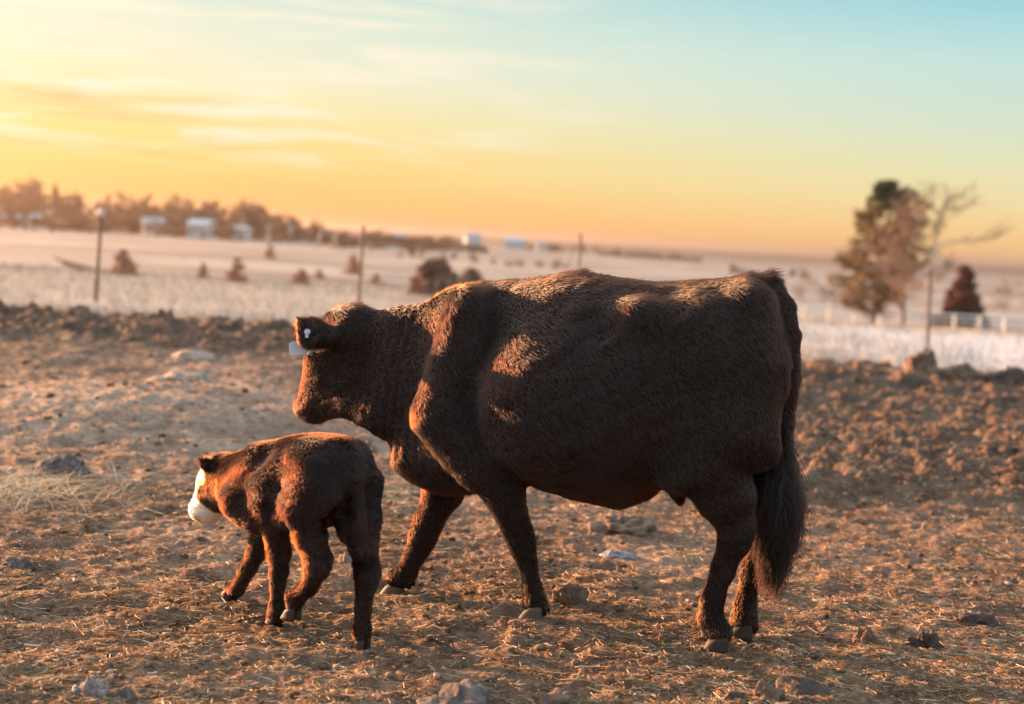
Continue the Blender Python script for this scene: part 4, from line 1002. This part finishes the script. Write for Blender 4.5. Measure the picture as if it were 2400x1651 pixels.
# right: pine, bare trees, juniper
def pine(loc_u, Y):
    base = at(loc_u, 738, Y); gz_ = Hbase(np.array([base[0]]), np.array([base[1]]))[0]; s = Y * K / FPX
    Ht = at(loc_u, 410, Y)[2] - gz_; root = empty('pine_tree', (base[0], base[1], gz_)); r_ = random.Random(77); t = MB()
    t.tube([(0, 0, -.2), (.05, 0, Ht * .3), (.25, 0, Ht * .6), (.9, 0, Ht * .97)], [.2, .16, .11, .03], 7); tr = t.build('trunk', BARK, root, True)
    V, Fc, V2, F2 = [], [], [], []; lim = MB()
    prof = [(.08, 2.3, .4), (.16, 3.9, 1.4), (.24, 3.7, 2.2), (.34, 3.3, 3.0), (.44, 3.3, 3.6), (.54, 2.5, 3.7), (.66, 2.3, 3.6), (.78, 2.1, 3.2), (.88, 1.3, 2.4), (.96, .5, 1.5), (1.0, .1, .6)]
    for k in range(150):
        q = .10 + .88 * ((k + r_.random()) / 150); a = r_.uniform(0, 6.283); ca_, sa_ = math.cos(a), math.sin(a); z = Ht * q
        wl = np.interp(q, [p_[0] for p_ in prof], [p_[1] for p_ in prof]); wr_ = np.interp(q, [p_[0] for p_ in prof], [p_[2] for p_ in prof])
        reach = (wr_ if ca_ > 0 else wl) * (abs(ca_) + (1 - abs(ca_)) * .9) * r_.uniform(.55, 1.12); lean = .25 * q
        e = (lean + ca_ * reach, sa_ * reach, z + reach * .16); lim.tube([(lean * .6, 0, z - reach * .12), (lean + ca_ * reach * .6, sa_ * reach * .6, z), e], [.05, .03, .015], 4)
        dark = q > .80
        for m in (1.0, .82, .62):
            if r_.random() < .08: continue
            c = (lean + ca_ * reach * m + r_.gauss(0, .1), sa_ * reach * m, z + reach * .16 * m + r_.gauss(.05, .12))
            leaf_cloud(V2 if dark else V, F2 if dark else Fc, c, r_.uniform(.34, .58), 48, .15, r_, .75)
    lim.build('branches', BARK, root, True)
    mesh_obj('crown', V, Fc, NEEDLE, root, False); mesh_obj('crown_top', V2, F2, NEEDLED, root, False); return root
tag(pine(1978, 112), 'full golden green pine tree standing right behind the cow', 'tree')
bt = bare_tree('bare_tree', 91, 9.2, .95, .25, 4, BARK, simple('pink_twig', (0.25, 0.165, 0.125), .9, .25, 2), .16, .12, 6, 1.2)
place(bt, 2058, 104); tag(bt, 'bushy leafless tree overlapping the pine on its right', 'tree')
def limb_tree(u, Y):
    base = at(u, 745, Y); gz_ = Hbase(np.array([base[0]]), np.array([base[1]]))[0]; s = Y * K / FPX
    root = empty('bare_tree', (base[0], base[1], gz_)); t, c = MB(), MB()
    P = lambda uu, vv, dy=0.0: Vector(at(uu, vv, Y + dy)) - Vector((base[0], base[1], gz_))
    L = [([Vector((0, 0, -.1)), P(2104, 700), P(2108, 640), P(2114, 570), P(2122, 530), P(2132, 480), P(2150, 430)], [.20, .17, .15, .13, .09, .06, .03]),
         ([P(2114, 575), P(2135, 555, .5), P(2170, 548, 1), P(2215, 545, 1.2), P(2250, 540, 1), P(2278, 520, .6)], [.12, .09, .07, .05, .035, .015]),
         ([P(2122, 530), P(2145, 500, -1), P(2175, 475, -1.8), P(2205, 462, -2)], [.07, .055, .04, .015]), ([P(2112, 600), P(2090, 560, 1.2), P(2078, 520, 1.6), P(2080, 470, 1.8)], [.07, .05, .035, .015]),
         ([P(2128, 505), P(2115, 470, 1), P(2108, 435, 1.3)], [.05, .035, .015]), ([P(2135, 480), P(2165, 450, 1.4), P(2190, 430, 1.8)], [.045, .03, .012]), ([P(2108, 650), P(2135, 625, -1), P(2150, 600, -1.2)], [.05, .03, .012])]
    r_ = random.Random(8)
    for pts, rad in L:
        t.tube(pts, rad, 6, False)
        for k in range(26):
            i0 = r_.randrange(max(1, len(pts) - 3), len(pts)) - 1; q = pts[i0].lerp(pts[i0 + 1], r_.random()); d = (pts[i0 + 1] - pts[i0]).normalized()
            nd = (d * .7 + Vector((r_.gauss(0, .7), r_.gauss(0, .7), r_.gauss(.35, .5)))).normalized(); ln = r_.uniform(.5, 1.5); e = q + nd * ln
            c.tube([q, q.lerp(e, .5) + Vector((r_.gauss(0, .08),) * 3), e], [.022, .018, .010], 3, False)
            for m in range(4):
                w = q.lerp(e, r_.uniform(.3, 1)); e2 = w + (nd + Vector((r_.gauss(0, .8), r_.gauss(0, .8), r_.gauss(.2, .6)))).normalized() * r_.uniform(.25, .7); c.tube([w, e2], [.014, .008], 3, False)
    t.build('trunk', PALEBARK, root, True); c.build('crown', simple('grey_twig', (0.24, 0.17, 0.12), .9, .25, 2), root); return root
tag(limb_tree(2104, 108), 'slender leafless tree with a long limb reaching right, beside the pine', 'tree')
jn = cedar('juniper', 95, at(2195, 622, 128)[2] - at(2195, 742, 128)[2] + .3, 6.2, simple('juniper_leaf', (0.11, 0.042, 0.027), .9, .4, 1.5), 2600, 0, .0, 1.5)
place(jn, 2192, 128); tag(jn, 'dark red pointed juniper behind the white fence', 'bush')
jb = cedar('juniper', 96, 1.9, 5.0, simple('juniper_skirt', (0.07, 0.025, 0.015), .9, .4, 1.5), 3000, 0, .0)
place(jb, 2178, 126); tag(jb, 'low dark red bush at the foot of the pointed juniper', 'bush')
for u, Y, h, w, lab in [(1900, 150, 3.2, 6, 'pale grey brush behind the left part of the white fence'), (1830, 160, 4, 4, 'thin grey bush between the rump and the pine'), (2290, 170, 4, 7, 'grey brush behind the fence near the right edge'), (2060, 140, 3.5, 7, 'grey pink brush under the leafless trees')]:
    o = bare_tree('brush', int(u), h, 1.1, .2, 3, BARK, simple('grey_brush', (0.32, 0.225, 0.185), .9, .25, 1), .06, .05, 5, 2); place(o, u, Y, (w / h * .8, w / h * .8, 1)); tag(o, lab, 'brush')

# ------------------------------------------------------------------ fences
WHITE = simple('white_paint', (0.80, 0.76, 0.72), 0.6, 0.1, 3, 0, 0.3)
root_p = at(1790, 735, 120); fr_root = empty('white_fence', (root_p[0], 120, 0)); tag(fr_root, 'long white rail fence in front of the juniper', 'fence')
xs0 = at(1650, 735, 120)[0]; xs1 = at(2560, 745, 120)[0]
def fz(x): return Hbase(np.array([x]), np.array([120.0]))[0]
nf = 16
for k in range(nf + 1):
    x = xs0 + (xs1 - xs0) * k / nf; m = MB(); m.box((x - root_p[0], 0, fz(x) + .62), (.2, .16, 1.4)); m.build('post', WHITE, fr_root)
for hz_ in (1.22, .72):
    m = MB(); m.tube([(xs0 + (xs1 - xs0) * q / 24 - root_p[0], -.09, fz(xs0 + (xs1 - xs0) * q / 24) + hz_) for q in range(25)], .085, 6); m.build('rail', WHITE, fr_root, True)
STEEL = simple('rusty_steel', (0.15, 0.085, 0.06), 0.7, 0.4, 8, .005); CAPM = simple('pale_cap', (0.5, 0.5, 0.52), .5, .1, 8)
def steel_post(u0_, v0_, u1_, v1_, Y, label, r=.03, cap=False):
    b_ = at(u0_, v0_, Y); gz_ = H1(b_[0], b_[1], False); t_ = at(u1_, v1_, Y); root = empty('steel_post', (b_[0], b_[1], gz_))
    d = Vector(t_) - Vector(b_); low = Vector((b_[0], b_[1], b_[2])) - d.normalized() * ((b_[2] - gz_ + .3) / d.normalized().z)
    o = Vector((b_[0], b_[1], gz_)); m = MB(); m.tube([low - o, Vector(t_) - o], [r, r], 8); ps = m.build('pole', STEEL, root, True)
    if cap:
        m = MB(); q = Vector(t_) - o; m.tube([q - d.normalized() * .02, q + d.normalized() * .09, q + d.normalized() * .12], [r * 1.5, r * 1.5, r * .5], 8); m.build('cap', CAPM, root, True)
    return tag(root, label, 'post')
steel_post(217, 680, 229, 490, 24, 'tallest brown steel post with a pale cap, behind the berm at left', .032, True)
steel_post(812, 692, 824, 512, 24, 'brown steel post behind the berm above the poll of the cow', .026)
steel_post(1312, 620, 1316, 530, 24, 'faint steel post rising above the middle of the back', .018)
steel_post(2101, 818, 2108, 610, 23, 'dark steel post in line with the slender bare tree', .026)
POLE = simple('pale_pole', (0.46, 0.36, 0.31), .8, .2, 3)
for u0_, v0_, u1_, v1_, Y, lab in [(548, 548, 551, 498, 330, 'pale utility pole right of the large round evergreen'), (606, 562, 609, 508, 320, 'pale utility pole, second right of the round evergreen'), (656, 560, 660, 510, 320, 'pale pole left of the leaning pair'), (712, 575, 730, 520, 300, 'pale pole leaning to the right in front of the tree line'), (752, 575, 762, 522, 300, 'thin leaning pale pole left of the middle post'), (1003, 575, 1005, 545, 480, 'faint pale pole in the valley left of the pale barn'), (1290, 600, 1292, 548, 330, 'faint pale pole just left of the post above the back')]:
    b_ = at(u0_, v0_, Y); gz_ = Hbase(np.array([b_[0]]), np.array([Y]))[0]; t_ = at(u1_, v1_, Y); root = empty('utility_pole', (b_[0], Y, gz_)); m = MB(); o = Vector((b_[0], Y, gz_))
    m.tube([Vector((b_[0], Y, min(gz_, b_[2]) - .2)) - o, Vector(t_) - o], [.28, .2], 8); m.build('pole', POLE, root, True)
    if v0_ < 570 and Y > 315: m = MB(); m.box(Vector(t_) - o - Vector((0, 0, .6)), (2.0, .15, .15)); m.build('crossarm', POLE, root)
    tag(root, lab, 'pole')

# ------------------------------------------------------------------ houses
def wallm(c): return simple('house_wall', c, .8, .08, .5)
def house(u, v, w, h, Y, wall, roofc, label, rz=0.2, door=True, kind='house'):
    w *= .8; h *= .85
    p = at(u, v, Y); gz_ = Hbase(np.array([p[0]]), np.array([Y]))[0]; s = Y * K / FPX; w_, h_ = w * s, h * s * .78; d_ = w_ * .6; root = empty(kind, (p[0], Y, gz_), rz)
    zb = min(0, p[2] - gz_) - .3; hw = max(1.5, (p[2] - gz_)) + h_ * .58
    m = MB(); m.box((0, 0, (hw + zb) / 2), (w_, d_, hw - zb))
    m.add([(-w_ / 2, -d_ / 2, hw), (-w_ / 2, d_ / 2, hw), (-w_ / 2, 0, hw + h_ * .38)], [(0, 2, 1)]); m.add([(w_ / 2, -d_ / 2, hw), (w_ / 2, d_ / 2, hw), (w_ / 2, 0, hw + h_ * .38)], [(0, 1, 2)]); wl = m.build('wall', wall, root)
    m = MB()
    for sg in (-1, 1):
        L = math.hypot(d_ / 2 + .4, h_ * .42); a = math.atan2(h_ * .40, d_ / 2 + .4)
        m.box((0, sg * (d_ / 4 + .1), hw + h_ * .20), (w_ + .8, L, .18), Matrix.Rotation(-sg * a, 3, 'X'))
    m.build('roof', roofc, root)
    if door:
        m = MB(); m.box((w_ * .26, -d_ / 2 - .03, zb + (hw - zb) * .42), (w_ * .12, .08, (hw - zb) * .72)); m.build('door', simple('dark_door', (.10, .05, .035), .6), root)
        for q in (-.3, -.05): m = MB(); m.box((w_ * q, -d_ / 2 - .03, hw * .62), (w_ * .11, .08, hw * .26)); m.build('window', simple('dark_glass', (.06, .07, .09), .15, .1, 3, 0, .5), root)
    return tag(root, label, kind)
wh = wallm((.50, .47, .46)); bl = wallm((.40, .47, .51)); gr = simple('grey_roof', (.40, .43, .46), .6, .1, 1); blr = simple('blue_roof', (.48, .57, .62), .5, .1, 1)
house(66, 522, 58, 34, 345, wh, gr, 'white cabin with a dark door at the left end of the tree line', .15)
house(-4, 518, 34, 30, 345, wh, gr, 'white building cut off by the left picture edge', .1, False)
house(345, 540, 54, 42, 340, wh, gr, 'white house left of the low reddish evergreen', .3)
house(456, 552, 66, 44, 335, bl, blr, 'pale blue house right of the low reddish evergreen', -.35)
house(540, 566, 62, 30, 325, wh, gr, 'low whitish shed right of the pale blue house', -.3)
house(903, 580, 24, 17, 480, bl, blr, 'tiny pale blue shed in front of the far dark tree row', .1, False)
house(1068, 583, 44, 32, 520, bl, gr, 'pale barn in the valley above the shoulder of the cow', .4, False)
house(1165, 592, 52, 26, 500, bl, blr, 'pale blue farm building above the back of the cow', -.2, False)
house(1225, 596, 30, 18, 520, wh, gr, 'small greyish outbuilding right of the pale blue farm building', .1, False)

# ------------------------------------------------------------------ haze
hm, g = new_mat('haze_air'); pv = g.node('ShaderNodeVolumePrincipled')
pv.inputs['Color'].default_value = (0.55, 0.46, 0.42, 1); pv.inputs['Density'].default_value = 0.00032; pv.inputs['Anisotropy'].default_value = 0.7
o_ = g.node('ShaderNodeOutputMaterial'); g.l.new(pv.outputs[0], o_.inputs['Volume'])
m = MB(); m.box((0, 0, -1.0), (20000, 20000, 30.0)); hz = m.build('haze', hm); tag(hz, kind='stuff'); hz.display_type = 'WIRE'
